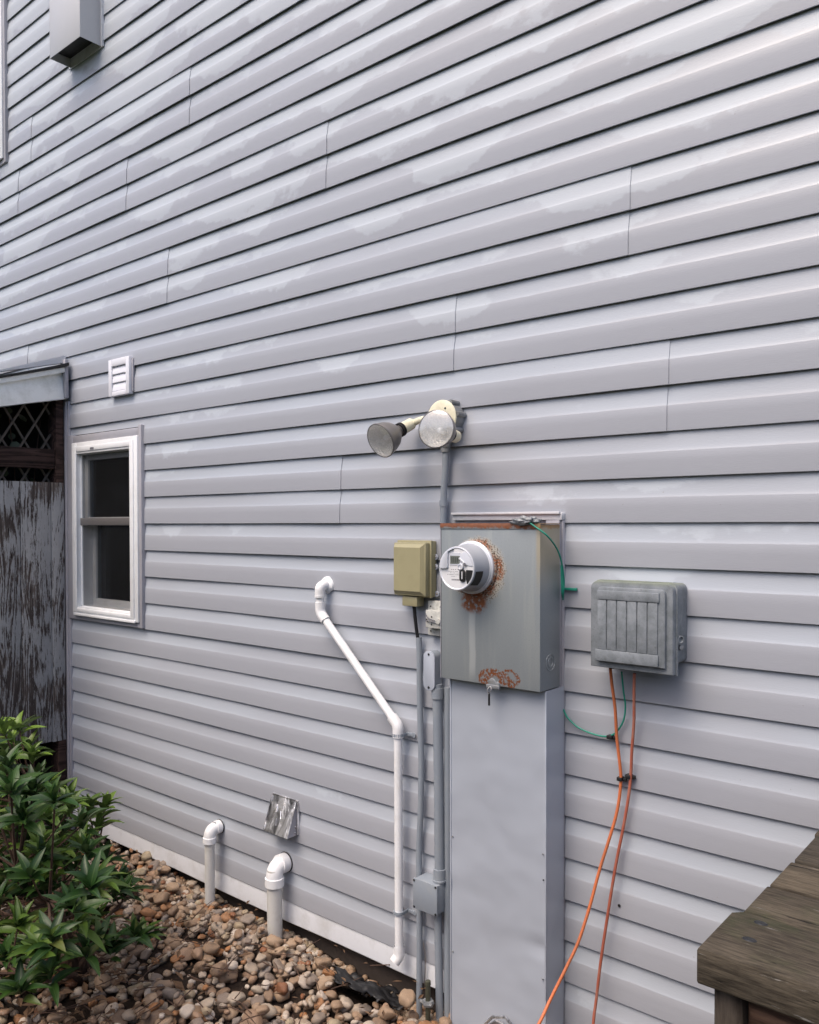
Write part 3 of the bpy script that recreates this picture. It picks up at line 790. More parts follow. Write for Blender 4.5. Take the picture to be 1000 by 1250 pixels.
def par_lamp(base, tip, axis, holder_len=.06, hr=.020):
    """axis: the way the lamp shines; tip: centre of the lens"""
    ax = Vector(axis).normalized(); tip = Vector(tip); L = .082; R = .0585
    lamp = bpy.data.objects.new('lamp', None); COL.objects.link(lamp); lamp.parent = fl; lamp.location = tip-fl.location
    outer = [(-L-.020, .014), (-L-.018, .017), (-L-.004, .018), (-L, .022), (-L+.012, .033), (-L+.03, .045), (-L+.052, .0535), (-.006, R-.001), (-.003, R+.0015), (.001, R+.001), (.002, R-.001)]
    bm = BM(); lathe(bm, outer, tip, ax, 48); obj('shell', bm, M['bulbshell'], lamp, 40)
    inner = [(-.0005, R-.002), (-.012, R-.005), (-.028, R-.013), (-.045, .031), (-.056, .018), (-.060, .012), (-.050, .010), (-.044, .006), (-.043, 0)]
    bm = BM(); lathe(bm, inner, tip, ax, 48)
    for f in bm.faces: f.normal_flip()
    obj('reflector', bm, M['reflector'], lamp, 60)
    bm = BM(); lathe(bm, [(.001, R-.001), (.004, R-.008), (.0062, R*.6), (.0075, R*.25), (.0078, 0)], tip, ax, 48); obj('lens', bm, M['lens'], lamp, 60)
    bm = BM(); lathe(bm, [(-.05, .007), (-.030, .009), (-.024, .008), (-.020, .004), (-.019, 0)], tip, ax, 16); obj('bulb_capsule', bm, M['label'], lamp, 60)
    b0 = tip-ax*(L+.018)
    bm = BM(); lathe(bm, [(0, .0245), (.004, .0245), (.005, .021), (.008, .021), (.0085, .0245), (.012, .0245)], b0-ax*.006, ax, 32, True); obj('gasket', bm, M['black'], fl)
    b1 = b0-ax*(holder_len+.002)
    bm = BM(); lathe(bm, [(0, 0), (.0, hr*.7), (.006, hr), (holder_len, hr+.001), (holder_len-.002, 0)], b1, ax, 32); obj('lamp_holder', bm, M['cream'], fl)
    return b1
t1 = W(532.5, 523.5, .215); h1 = par_lamp(None, t1, (.24, -.95, .06))
t2 = W(464.5, 538, .185); h2 = par_lamp(None, t2, (-.10, -.88, -.42))
for h, q in ((h1, bc+Vector((-.01, -.055, -.015))), (h2, bc+Vector((-.035, -.052, 0.0)))):
    bm = BM(); mid = (h+q)/2+Vector((-.0, -.004, .004)); tube(bm, smoothpts([q, mid, h], 5), .0115, 14); lathe(bm, [(-.014, 0), (-.011, .010), (0, .0145), (.011, .010), (.014, 0)], h, (0, 0, 1), 16)
    obj('swivel_arm', bm, M['cream'], fl)
bm = BM(); tube(bm, [W(544, 545, .022), W(544, 552, .022)], .016, 16); tube(bm, [W(546, 530, .022), W(544, 546, .022)], .018, 16); obj('conduit_hub', bm, M['castbox'], fl)

# conduit from the flood light down to behind the enclosure
cp = [W(544.3, 549, .022), W(543.8, 575, .022), W(542.0, 600, .022), W(541.6, 640, .020), W(542.2, 680, .02), W(543, 760, .02)]
cp2 = smoothpts(cp, 5)
bm = BM(); tube(bm, cp2, .0115, 14)
cc = thing('conduit', cp[-1], 'thin grey conduit dropping from the flood light behind the rusty meter enclosure', 'conduit')
obj('pipe', bm, M['conduit'], cc); bm = BM(); lathe(bm, [(0, .0115), (0, .0145), (.02, .0145), (.02, .0115)], cp[3]+Vector((0, 0, .06)), (0, 0, 1), 18); obj('coupling', bm, M['conduit'], cc)

# ---- meter enclosure
dB, dK = .150, .036
BX0, BX1 = W(538.5, 700, dB).x, W(659.5, 700, dB).x
BZ1, BZ0 = W(600, 640, dB).z, W(600, 836.5, dB).z
mc = W(578.5, 692.5, dB)                         # meter socket centre on the box face
me_box = thing('meter_enclosure', mc, 'grey metal electric meter enclosure with rust around the socket, top edge and latch', 'meter enclosure')
bm = BM(); bx(bm, BX0, BX1, -dB, -dK, BZ0, BZ1, .003, 2)
obj('box', bm, M['galv'], me_box)
bm = BM(); bx(bm, BX0-.002, BX1+.002, -dB-.0025, -dB-.0002, BZ1-.014, BZ1+.0022, .0006); bx(bm, BX0-.002, BX1+.002, -dB-.0025, -dK, BZ1+.0012, BZ1+.0035, .0006)
obj('lid_lip', bm, M['galv'], me_box)
bm = BM(); bx(bm, BX0-.0022, BX0-.0004, -dB-.001, -dK, BZ0, BZ1); obj('left_flange', bm, M['trimgrey'], me_box)
bm = BM(); lathe(bm, [(0, .086), (.004, .087), (.008, .083), (.009, .078)], mc, (0, -1, 0), 56); obj('socket_ring', bm, M['galv'], me_box)
# knockout outline on the right side
kc = Vector((BX1+.0005, -(dB+dK)/2, BZ0+.08)); bm = BM(); lathe(bm, [(0, .026), (.0012, .0255), (.0012, .0235), (0, .023)], kc, (1, 0, 0), 32)
lathe(bm, [(0, .015), (.0012, .0145), (.0012, .0125), (0, .012)], kc, (1, 0, 0), 24); obj('knockout', bm, M['galv'], me_box)
# latch with wire seal at the bottom
lc = W(601, 832, dB)
bm = BM(); lathe(bm, [(0, .014), (.002, .013), (.003, .010), (.0035, 0)], lc+Vector((-.0, 0, -.004)), (0, -1, 0), 24); bx(bm, lc.x-.018, lc.x+.03, -dB-.008, -dB-.001, lc.z-.020, lc.z-.008, .002)
lathe(bm, [(0, .008), (.005, .0075), (.006, .005), (.006, 0)], lc+Vector((.020, 0, -.006)), (0, -1, 0), 18)
obj('latch', bm, M['castbox'], me_box)
bm = BM(); tube(bm, smoothpts([lc+Vector((.0, -.012, -.012)), lc+Vector((-.006, -.018, -.024)), lc+Vector((.0, -.018, -.034)), lc+Vector((.005, -.014, -.022)), lc+Vector((.001, -.01, -.012))], 5), .0012, 6); obj('seal_wire', bm, M['steel'], me_box)
sl = lc+Vector((.0, -.016, -.030))
bm = BM(); bx(bm, sl.x-.0035, sl.x+.0025, sl.y-.002, sl.y+.002, sl.z-.040, sl.z, .001); obj('seal_tag', bm, M['black'], me_box)
# lumpy sealant on the top edge, where the green wire is bonded
pc = W(641, 636, dB)
bm = BM(); bmesh.ops.create_icosphere(bm, subdivisions=4, radius=1)
for v in bm.verts:
    s = 1+.45*noise.noise(v.co*2.2)+.22*noise.noise(v.co*6); v.co = Vector((v.co.x*.045*s, v.co.y*.022*s, v.co.z*.013*s))+pc+Vector((0, .004, .0))
obj('sealant', bm, M['castbox'], me_box, 180)

# ---- the meter itself
mt = thing('electric_meter', mc, 'round grey digital electricity meter with small LCD and white label', 'electric meter')
ax = Vector((0, -1, 0)); mo = mc+ax*.004
bm = BM(); lathe(bm, [(0, .074), (.0, .080), (.005, .0815), (.011, .081), (.013, .078), (.0145, .0765), (.0165, .0765), (.0175, .0735)], mo, ax, 72); obj('base_ring', bm, M['meterring'], mt)
bm = BM(); lathe(bm, [(.008, .0745), (.03, .072), (.045, .0685), (.075, .0665), (.079, .0665), (.082, .0655), (.083, .064)], mo, ax, 72); obj('body', bm, M['meterbody'], mt)
bm = BM(); lathe(bm, [(.083, .0655), (.0855, .0645), (.0862, .0625), (.085, .060), (.0835, .0585)], mo, ax, 72); obj('face_rim', bm, M['meterring'], mt)
fc = mo+ax*.0835
bm = BM(); lathe(bm, [(0, .0605), (.0008, .0602), (.0008, 0)], fc, ax, 64); obj('face_plate', bm, M['label'], mt)
def onface(pts, d0, d1, name, mat, sm=35, bev=.0):
    bm = BM(); prism(bm, [(fc.x+u, fc.z+v) for u, v in pts], fc.y-d1, fc.y-d0, 'y', bev); return obj(name, bm, mat, mt, sm)
def arc(r, a0, a1, n=18): return [(r*cos(radians(a0+(a1-a0)*i/n)), r*sin(radians(a0+(a1-a0)*i/n))) for i in range(n+1)]
# raised pale hood: upper left quadrant block and upper rim
onface(arc(.0600, 99, 181)+[(-.036, -.001), (-.030, .003), (-.029, .050)], .001, .007, 'face_cap', M['meterface'], bev=.0015)
onface(arc(.0598, 8, 60)+[(.012, .040), (.020, .012)], .001, .0025, 'face_cap', M['meterface'], bev=.0006)
onface(rrect(-.0265, .0165, .010, .047, .002), .001, .0022, 'display_frame', M['meterface'])
onface([(-.0225, .014), (.0135, .014), (.0135, .038), (-.0225, .038)], .0023, .0028, 'display', M['lcd'])
for i in range(4): onface([(-.0175+i*.007, .018), (-.0135+i*.007, .018), (-.0135+i*.007, .034), (-.0175+i*.007, .034)], .0029, .0031, 'display_digit', M['lcdseg'])
random.seed(5)
bm = BM()
for row, (z, xa, xb, h) in enumerate(((-.003, -.021, .008, .0018), (-.009, -.030, .004, .0012), (-.0135, -.024, .010, .0012), (-.0185, -.034, .008, .0016), (-.0235, -.02, .0, .001), (-.0335, -.018, .014, .0045))):
    x = xa
    while x < xb:
        w = random.uniform(.0012, .005) if row < 5 else random.uniform(.0005, .0014)
        bx(bm, fc.x+x, fc.x+x+w, fc.y-.00105, fc.y-.00085, fc.z+z-h/2, fc.z+z+h/2); x += w+(random.uniform(.0008, .004) if row < 5 else .0007)
obj('label_print', bm, M['ink'], mt, 0)
onface(rrect(.0135, .0345, -.038, -.002, .009), .0012, .006, 'optical_port', M['black'], bev=.001)
onface(arc(.0598, -48, -3)+[(.036, -.003), (.036, -.030)], .0011, .0026, 'port_shade', M['black'])
onface([(.0225, -.030), (.0255, -.030), (.0255, -.008), (.0225, -.008)], .0062, .0066, 'port_mark', M['label'])
onface([(.010, .030), (.014, .034), (.037, .015), (.033, .011)], .003, .0055, 'reset_lever', M['meterring'], bev=.0008)
onface([(.0265, .013), (.034, .019), (.040, .013), (.033, .009)], .0056, .0064, 'lever_tip', M['ink'])
bm = BM(); cq = fc+Vector((.018, 0, .006)); lathe(bm, [(.001, .010), (.007, .0095), (.008, .007), (.006, .0055), (.006, 0)], cq, ax, 24); obj('reset_knob', bm, M['meterring'], mt)
# dark band of the body seen at its lower right
bm = BM(); x, y = frame_of(ax); pts0 = []
for rr, t in ((.0672, .0795), (.0700, .045)):
    pts0.append([bm.verts.new(mo+ax*t+Vector((rr*cos(radians(q)), 0, rr*sin(radians(q))))) for q in range(-46, -2, 4)])
for i in range(len(pts0[0])-1): bm.faces.new((pts0[0][i], pts0[0][i+1], pts0[1][i+1], pts0[1][i]))
obj('body_band', bm, M['black'], mt)

# ---- long cover below the enclosure
cdp = .118
CX0, CX1 = W(550.5, 1000, cdp).x, W(666.5, 1000, cdp).x
cov = thing('conduit_cover', ((CX0+CX1)/2, -.05, -.03), 'tall pale grey sheet metal cover running from the meter enclosure down to the ground', 'cover')
bm = BM(); nx, nz = 14, 60; grid = []
z0, z1 = -.12, BZ0-.0012
for j in range(nz+1):
    row = []
    for i in range(nx+1):
        u, v = i/nx, j/nz; x = CX0+(CX1-CX0)*u; z = z0+(z1-z0)*v
        dd = .004*noise.noise(Vector((x*4, z*1.6, 2)))*sin(pi*u)
        # crease near the lower right edge
        q = math.hypot((x-(CX1-.01))/.06, (z-W(668, 1160, cdp).z)/.018); dd += .010*math.exp(-q*q)
        q2 = math.hypot((x-(CX0+.03))/.16, (z-W(560, 1085, cdp).z)/.02); dd += .0025*math.exp(-q2*q2)
        row.append(bm.verts.new((x, -cdp+dd, z)))
    grid.append(row)
for j in range(nz):
    for i in range(nx): bm.faces.new((grid[j][i], grid[j][i+1], grid[j+1][i+1], grid[j+1][i]))
L = [bm.verts.new((CX0, -.004, g[0].co.z)) for g in grid]; R = [bm.verts.new((CX1, -.014, g[0].co.z)) for g in grid]
for j in range(nz):
    bm.faces.new((L[j], grid[j][0], grid[j+1][0], L[j+1])); bm.faces.new((grid[j][-1], R[j], R[j+1], grid[j+1][-1]))
obj('sheet', bm, M['cover'], cov, 30)
bm = BM(); bx(bm, CX0-.0018, CX0+.003, -cdp-.0028, -cdp+.004, z0, z1-.004, .0006); obj('seam_fold', bm, M['cover'], cov)
bm = BM(); bx(bm, CX1-.003, CX1+.0018, -cdp-.0028, -cdp+.004, z0, z1-.004, .0006); obj('seam_fold', bm, M['cover'], cov)
screw(Vector((CX1-.006, -cdp-.003, W(665, 1074, cdp).z)), cov, .0025)
for zz_ in (.25, .62): screw(Vector((CX0+.008, -cdp-.001, zz_)), cov, .003, M['castbox']); screw(Vector((CX1-.008, -cdp-.003, zz_+.03)), cov, .003, M['castbox'])
# ---- channel frame round the enclosure
ch = thing('trim_channel', (XR, 0, .0), 'grey vinyl channel edging the siding beside and above the meter enclosure', 'trim')
cz1 = W(683, 626, .02).z
bm = BM(); bx(bm, XR-.052, XR-.003, -.018, .004, -.08, cz1-.022, .002); bx(bm, XR-.0235, XR-.001, -.026, -.0185, -.08, cz1-.0225, .002); bx(bm, XR-.0028, XR+.004, -.0115, .004, -.08, cz1-.022, .001)
obj('side_channel', bm, M['trimgrey'], ch)
xl = W(552, 632, .02).x
bm = BM(); bx(bm, xl, XR+.004, -.019, .004, cz1-.0215, cz1, .002); bx(bm, xl, XR-.0, -.027, -.0195, cz1-.0035, cz1+.004, .001); obj('top_channel', bm, M['skirt'], ch)
bm = BM(); bx(bm, xl, XR-.053, -.006, .010, BZ0-.3, cz1-.022); obj('backing_board', bm, M['trimgrey'], ch)

# ---- green bonding wires
def cable(name, pts, r, mat, label, cat, smooth_n=8, group=None):
    P = [Vector(p) for p in pts]; bm = BM(); tube(bm, smoothpts(P, smooth_n), r, 10)
    o = obj(name, bm, mat, None, 60, loc=P[0]); tag(o, label, cat, group); return o
cable('bonding_wire', [W(644, 636, dB+.012), W(652, 642, dB+.012), W(668, 654, dB), W(680, 670, .10), W(686, 688, .07), W(688.5, 708, .05), W(688, 722, .045), W(687.4, 732, .03)], .0026, M['green'],
      'green wire looping from the top of the rusty enclosure down its right side', 'wire')
cable('bonding_wire', [W(685.5, 690, .045), W(686, 705, .043), W(686.5, 722, .043), W(687, 729, .03)], .0035, M['green'],
      'short thick green wire stub against the grey channel edge, beside the thin loop', 'wire')
gw = W(689, 719, .02)
stp_ = thing('wire_clip', gw, 'small green strap sticking out right from the channel onto the siding', 'clip')
bm = BM(); bx(bm, gw.x-.012, gw.x+.036, -.012, -.004, gw.z-.0045, gw.z+.0035, .001); obj('strap', bm, M['green'], stp_)
cable('bonding_wire', [W(688, 866, .016), W(693, 876, .014), W(706, 888, .012), W(724, 896, .012), W(741, 899, .012), W(752, 894, .014), W(761, 880, .016), W(763.5, 862, .018), W(761, 842, .03), W(759, 820, .045)], .0026, M['green'],
      'green wire hanging in a slack loop from under the grey utility box', 'wire')

# ---- tan cable box
dT = .058
TX0, TX1 = W(481, 700, dT).x, W(519.5, 700, dT).x
TZ1, TZ0 = W(500, 662.5, dT).z, W(500, 727, dT).z
tb = thing('cable_box', ((TX0+TX1)/2, 0, TZ0), 'tan plastic cable box with raised lid and a spout at its bottom', 'utility box')
bm = BM(); bx(bm, TX0-.004, TX1+.004, -.030, -.002, TZ0-.004, TZ1+.006, .003); obj('back_box', bm, M['tan'], tb)
bm = BM(); bx(bm, TX0, TX1, -dT, -.0305, TZ0, TZ1, .003); obj('cover', bm, M['tan'], tb)
bm = BM(); bx(bm, TX0-.005, TX1+.006, -.0345, -.0265, TZ0-.006, TZ1+.008, .002); obj('seam_lip', bm, M['tan'], tb)
bm = BM()
A = [(TX0+.004, TZ0+.004), (TX1-.004, TZ0+.004), (TX1-.004, TZ1-.004), (TX0+.004, TZ1-.004)]; i_ = .016
B = [(TX0+.008, TZ0+i_), (TX1-i_, TZ0+i_), (TX1-i_, TZ1-i_), (TX0+.008, TZ1-i_)]
va = [bm.verts.new((x, -dT-.0002, z)) for x, z in A]; vb = [bm.verts.new((x, -dT-.010, z)) for x, z in B]
for i in range(4): bm.faces.new((va[i], va[(i+1) % 4], vb[(i+1) % 4], vb[i]))
bm.faces.new(vb); bmesh.ops.recalc_face_normals(bm, faces=bm.faces[:])
if any(f.normal.y > .5 for f in bm.faces):
    for f in bm.faces: f.normal_flip()
obj('raised_lid', bm, M['tan'], tb, 20)
bm = BM()                                         # moulded lettering too worn to read: three faint raised lines
for i, (w0, w1) in enumerate(((.028, .052), (.030, .050), (.030, .054))): bx(bm, TX0+w0, TX0+w1, -dT-.0106, -dT-.0098, TZ1-.046-.010*i, TZ1-.0435-.010*i)
obj('embossing', bm, M['tan'], tb)
sx0, sx1 = W(491, 733, .05).x, W(509, 733, .05).x; sz = W(500, 740, .05).z
bm = BM(); bx(bm, sx0, sx1, -.050, -.010, sz, TZ0-.0045, .002); obj('cable_spout', bm, M['tan'], tb)
for (px, py) in ((532.5, 680), (532.5, 692), (534, 725)):
    e = W(px, py, .006); bm = BM(); lathe(bm, [(0, .010), (.004, .0095), (.005, .006), (.003, .0055), (.003, 0)], e, (0, -1, 0), 20); obj('mounting_ear', bm, M['conduitcover'], tb); screw(e+Vector((0, -.003, 0)), tb, .004, M['steel'])
cbp = [W(505.5, 739, .03), W(507, 755, .028), W(508.5, 768, .026), W(510.5, 781, .024)]
cable('cable', cbp, .0062, M['rubber'], 'short thick black cable running from the tan box into the open conduit', 'cable')

# ---- weathered outlet box left of the enclosure
o0 = W(521, 760, .04)
ob = thing('surface_box', (o0.x, 0, W(530, 776, .03).z), 'small weathered white box with toggle clips, tucked against the meter enclosure', 'electrical box')
x0, x1 = W(523, 755, .02).x, W(541, 755, .02).x; zt2, zb2 = W(532, 733.5, .02).z, W(532, 776, .02).z
bm = BM(); bx(bm, x0, x1, -.022, -.002, zb2, zt2, .002); obj('base_plate', bm, M['outlet'], ob)
x2, x3 = W(519.5, 755, .05).x, W(536.5, 755, .05).x; z2, z3 = W(528, 767, .05).z, W(528, 745, .05).z
bm = BM(); bx(bm, x2, x3+.01, -.050, -.0225, z2, z3, .003); obj('body', bm, M['outlet'], ob)
bm = BM(); lathe(bm, [(0, .011), (.005, .0105), (.006, .004), (.006, 0)], Vector((x3-.004, -.050, (z2+z3)/2-.004)), (0, -1, 0), 20); obj('knob', bm, M['outlet'], ob)
for s in (-1, 1):
    bm = BM(); tube(bm, smoothpts([Vector((x2+.003, -.052, (z2+z3)/2+.004+.010*s)), Vector((x2+.018, -.055, (z2+z3)/2-.002+.004*s)), Vector((x3-.008, -.053, (z2+z3)/2-.008+.003*s))], 4), .0018, 7); obj('clip', bm, M['ink'], ob)
for px, py, d in ((526, 740, .022), (538, 741, .022), (526, 770, .022), (527, 753, .05), (521, 756, .05), (527, 762, .05)): screw(W(px, py, d), ob, .003)

# ---- narrow conduit to the left
ca = thing('conduit', W(511, 1195, .02), 'narrow grey conduit with an open top, left of the junction box, running into the gravel', 'conduit')
dA = .020
pts = [W(511.3, 778, dA), W(512.2, 800, dA), W(512.5, 850, dA), W(514.3, 925, dA), W(513.8, 985, dA), W(511.5, 1040, dA), W(512.3, 1110, dA), W(512, 1200, dA)]
pts.append(pts[-1]+Vector((0, 0, -.12)))
bm = BM(); tube(bm, smoothpts(pts, 5), .0107, 16); obj('pipe', bm, M['conduit'], ca)
pcl = W(517.5, 1180, .008); bm = BM(); tube(bm, smoothpts([W(517, 1150, .015), W(519.5, 1172, .012), W(518, 1205, .012)], 4), .002, 6); obj('ground_wire', bm, M['steel'], ca)

# ---- conduit body, conduit and junction box
dL = .055
lb = thing('conduit', W(535, 1225, .03), 'grey conduit with oval access body above a square junction box, down to the gravel', 'conduit')
l0, l1 = W(518.3, 820, dL).x, W(531, 820, dL).x; lz0, lz1 = W(525, 842.5, dL).z, W(525, 795, dL).z
bm = BM(); prism(bm, rrect(l0, l1+.001, lz0, lz1, (l1-l0)/2-.001, 7), -dL, -.018, 'y', .002); obj('access_body', bm, M['conduit'], lb)
bm = BM(); prism(bm, rrect(l0-.001, l1+.002, lz0-.001, lz1+.001, (l1-l0)/2-.001, 7), -dL-.005, -dL-.0003, 'y', .0012); obj('access_cover', bm, M['conduitcover'], lb)
screw(Vector(((l0+l1)/2, -dL-.005, lz1-.010)), lb, .0042); screw(Vector(((l0+l1)/2, -dL-.005, lz0+.010)), lb, .0042)
jd = .075
j0, j1 = W(504, 1090, jd).x, W(533.5, 1090, jd).x; jz0, jz1 = W(518, 1113.5, jd).z, W(518, 1076.5, jd).z
pc1 = W(534.5, 848, .036); pc2 = W(535, 1052, .036); cxm = (pc1.x+W(536.5, 1052, .036).x)/2
pts = [Vector((cxm-.004, -.036, lz0+.02)), Vector((cxm-.004, -.036, lz0-.05)), Vector((cxm+.001, -.036, lz0-.35)), Vector((cxm+.004, -.036, jz1+.0))]
bm = BM(); tube(bm, smoothpts(pts, 5), .0167, 20); obj('pipe', bm, M['conduit'], lb)
bm = BM(); lathe(bm, [(0, .0165), (0, .0205), (.035, .0205), (.035, .0165)], Vector((cxm-.004, -.036, lz0-.028)), (0, 0, 1), 24); obj('coupling', bm, M['conduit'], lb)
bm = BM(); lathe(bm, [(0, .0165), (0, .0235), (.006, .0235), (.007, .0215), (.042, .021), (.042, .0165)], Vector((cxm+.004, -.036, jz1)), (0, 0, 1), 24); obj('coupling', bm, M['conduit'], lb)
bm = BM(); bx(bm, j0+.002, j1-.002, -jd+.008, -.001, jz0+.002, jz1-.002, .004); obj('junction_box', bm, M['conduit'], lb)
bm = BM(); bx(bm, j0, j1, -jd, -jd+.0078, jz0, jz1, .002); obj('junction_lid', bm, M['conduit'], lb)
for px_, pz_ in ((j0+.006, jz0+.006), (j1-.006, jz0+.006), (j0+.006, jz1-.006), (j1-.006, jz1-.006)): screw(Vector((px_, -jd, pz_)), lb, .0042)
bm = BM(); q = W(534.5, 1130, .03); tube(bm, [Vector((q.x, -.030, jz0+.01)), Vector((q.x+.001, -.030, .3)), Vector((W(537, 1200, .03).x, -.030, -.06))], .0134, 18); obj('lower_pipe', bm, M['conduit'], lb)
# third conduit, close to the cover
q = W(547, 1180, .018)
c3 = thing('conduit', (q.x, -.018, 0), 'grey conduit half hidden between the junction box pipe and the tall cover', 'conduit')
bm = BM(); tube(bm, [Vector((q.x+.002, -.018, lz0+.01)), Vector((q.x+.001, -.018, .7)), Vector((q.x, -.018, -.06))], .0134, 16); obj('pipe', bm, M['conduit'], c3)
bm = BM(); bx(bm, q.x-.025, q.x-.010, -.008, -.002, .18, .20); obj('strap', bm, M['conduit'], c3)

# ---- ground rod with clamp
gp = WZ(522.5, 1222, .02)
gr = thing('ground_rod', gp, 'greenish metal ground rod with clamp nut poking out of the gravel', 'ground rod')
bm = BM(); zt4 = W(521, 1201, -gp.y).z; tube(bm, [Vector((gp.x, gp.y, -.1)), Vector((gp.x, gp.y, zt4))], .0085, 14); lathe(bm, [(0, .0085), (0, .0105), (.012, .0095), (.016, .0)], Vector((gp.x, gp.y, zt4)), (0, 0, 1), 14)
obj('rod', bm, simple('old_bronze', (.11, .115, .085), .5, .6, var=.35, scale=60), gr)
zc = W(521, 1226, -gp.y).z
bm = BM(); lathe(bm, [(0, .009), (0, .019), (.008, .022), (.016, .019), (.016, .009)], Vector((gp.x, gp.y, zc)), (0, 0, 1), 6); tube(bm, [Vector((gp.x-.026, gp.y-.008, zc+.008)), Vector((gp.x+.024, gp.y-.008, zc+.010))], .006, 6)
obj('clamp', bm, M['castbox'], gr)

# ---- slim white drain line with 45 degree bends
dP = .040; rP = .0150
dl = thing('drain_pipe', W(484, 1170, dP), 'slim white PVC drain line zigzagging down the siding to a cut end', 'pipe')
eW = W(400, 714, .0); eC = W(390.5, 716, dP); eC = Vector((eC.x, -dP, eW.z))
e1 = W(391.5, 748, dP); e2 = W(486, 886, dP); e3 = W(486, 1166, dP)
e1.x = eC.x+.002; e3.x = e2.x+.003
bm = BM(); tube(bm, [Vector((eC.x, .004, eC.z))]+elbow((eC.x, 0, eC.z), eC, (eC.x, -dP, eC.z-.1), .022)+[Vector((eC.x, -dP, eC.z-.045))], .0195, 20)
lathe(bm, [(0, .0195), (0, .021), (.008, .021), (.008, .0195)], Vector((eC.x, -dP, eC.z-.045)), (0, 0, 1), 20); obj('elbow_fitting', bm, M['pvc'], dl)
# the wall hole sealant
bm = BM(); lathe(bm, [(0, .033), (.006, .030), (.012, .022), (.014, .018)], Vector((eC.x, .002, eC.z)), (0, -1, 0), 20)
for v in bm.verts: v.co += Vector((noise.noise(v.co*60), 0, noise.noise(v.co*60+Vector((5, 5, 5)))))*.006
obj('caulk', bm, M['whiteframe'], dl)
d12 = (e2-e1).normalized(); dn = Vector((0, 0, -1))
def fitting45(c, din, dout, name='bend_fitting'):
    bm = BM(); tube(bm, [c-din*.040]+elbow(c-din*.05, c, c+dout*.05, .016)+[c+dout*.040], .0195, 20); return obj(name, bm, M['pvc'], dl)
bm = BM(); tube(bm, [eC+dn*.03, e1], rP, 18); obj('pipe', bm, M['pvc'], dl)
bm = BM(); tube(bm, [e1, e2], rP, 18); obj('pipe', bm, M['pvc'], dl)
bm = BM(); tube(bm, [e2, e3], rP, 18); obj('pipe', bm, M['pvc'], dl)
fitting45(e1, dn, d12); fitting45(e2, d12, (e3-e2).normalized())
bm = BM(); tdir = Vector((-.35, -.55, -.76)).normalized()
tube(bm, [e3+Vector((0, 0, .035))]+elbow(e3+Vector((0, 0, .05)), e3, e3+tdir*.05, .012)+[e3+tdir*.026], .0195, 20, cap=False)
tube(bm, [e3+tdir*.020, e3+tdir*.0262], .0165, 20); obj('end_fitting', bm, M['pvc'], dl)
for py in (897, 1113):
    q = W(486, py, dP); zc = q.z; xx = e2.x+(e3.x-e2.x)*(e2.z-zc)/(e2.z-e3.z)
    bm = BM(); lathe(bm, [(-.005, .0158), (-.0055, .0195), (.0055, .0195), (.005, .0158)], Vector((xx, -dP, zc)), (0, 0, 1), 24)
    if py == 897:
        pass
    bx(bm, xx+.012, xx+.045, -.012, -.004, zc-.006, zc+.006, .001); bx(bm, xx+.012, xx+.018, -dP, -.004, zc-.0055, zc+.0055, .001); bx(bm, xx-.018, xx-.012, -dP, -.004, zc-.0055, zc+.0055, .001)
    lathe(bm, [(0, .009), (.003, .0085), (.003, 0)], Vector((xx+.045, -.008, zc)), (0, -1, 0), 16)
    cl_ = obj('pipe_clamp', bm, M['conduit'], dl)

# ---- two stub pipes
def stub(px, pyb, pyt, d, r, rf, label, mat_pipe, seg=26):
    b = W(px, pyb, d); t = W(px, pyt, d)
    th = thing('stub_pipe', (b.x, b.y, b.z), label, 'pipe', 'white vent pipes turned down beside the gravel')
    ce = Vector((b.x, -d, t.z))
    bm = BM(); tube(bm, [Vector((b.x, -d, -.12)), Vector((b.x, -d, t.z-.01))], r, seg); obj('pipe', bm, mat_pipe, th)
    bm = BM(); R = rf*1.15
    tube(bm, [Vector((b.x, .004, t.z)), Vector((b.x, -d+R, t.z))]+elbow((b.x, 0, t.z), ce, (b.x, -d, 0), R, 10)+[Vector((b.x, -d, t.z-R-rf*.9))], rf*.93, seg)
    for c, a in ((Vector((b.x, -d, t.z-R-rf*.95)), (0, 0, 1)), (Vector((b.x, -.004, t.z)), (0, -1, 0))):
        lathe(bm, [(0, r), (0, rf*1.06), (rf*.9, rf*1.06), (rf*.95, rf*.9)], c, a, seg)
    obj('elbow_fitting', bm, M['pvc'], th)
    bm = BM(); lathe(bm, [(0, rf*1.15), (.002, rf*1.12), (.002, rf)], Vector((b.x, -.0005, t.z)), (0, -1, 0), 24); obj('hole', bm, M['black'], th)
    bm = BM()                                   # faded size print on top of the fitting
    for i in range(5): bx(bm, b.x-.012+i*.005, b.x-.009+i*.005, -d*.55-.003, -d*.55+.003, t.z+rf*.93-.002, t.z+rf*.93+.0004)
    obj('size_print', bm, M['ink'], th)
stub(256.5, 1108, 1013, .055, .0215, .027, 'thinner white PVC stub pipe bent down into the gravel, left of the metal hood', M['pvcold'])
stub(335.5, 1138, 1058, .060, .0300, .036, 'thicker white PVC stub pipe with elbow, below the metal hood', M['pvcold'])

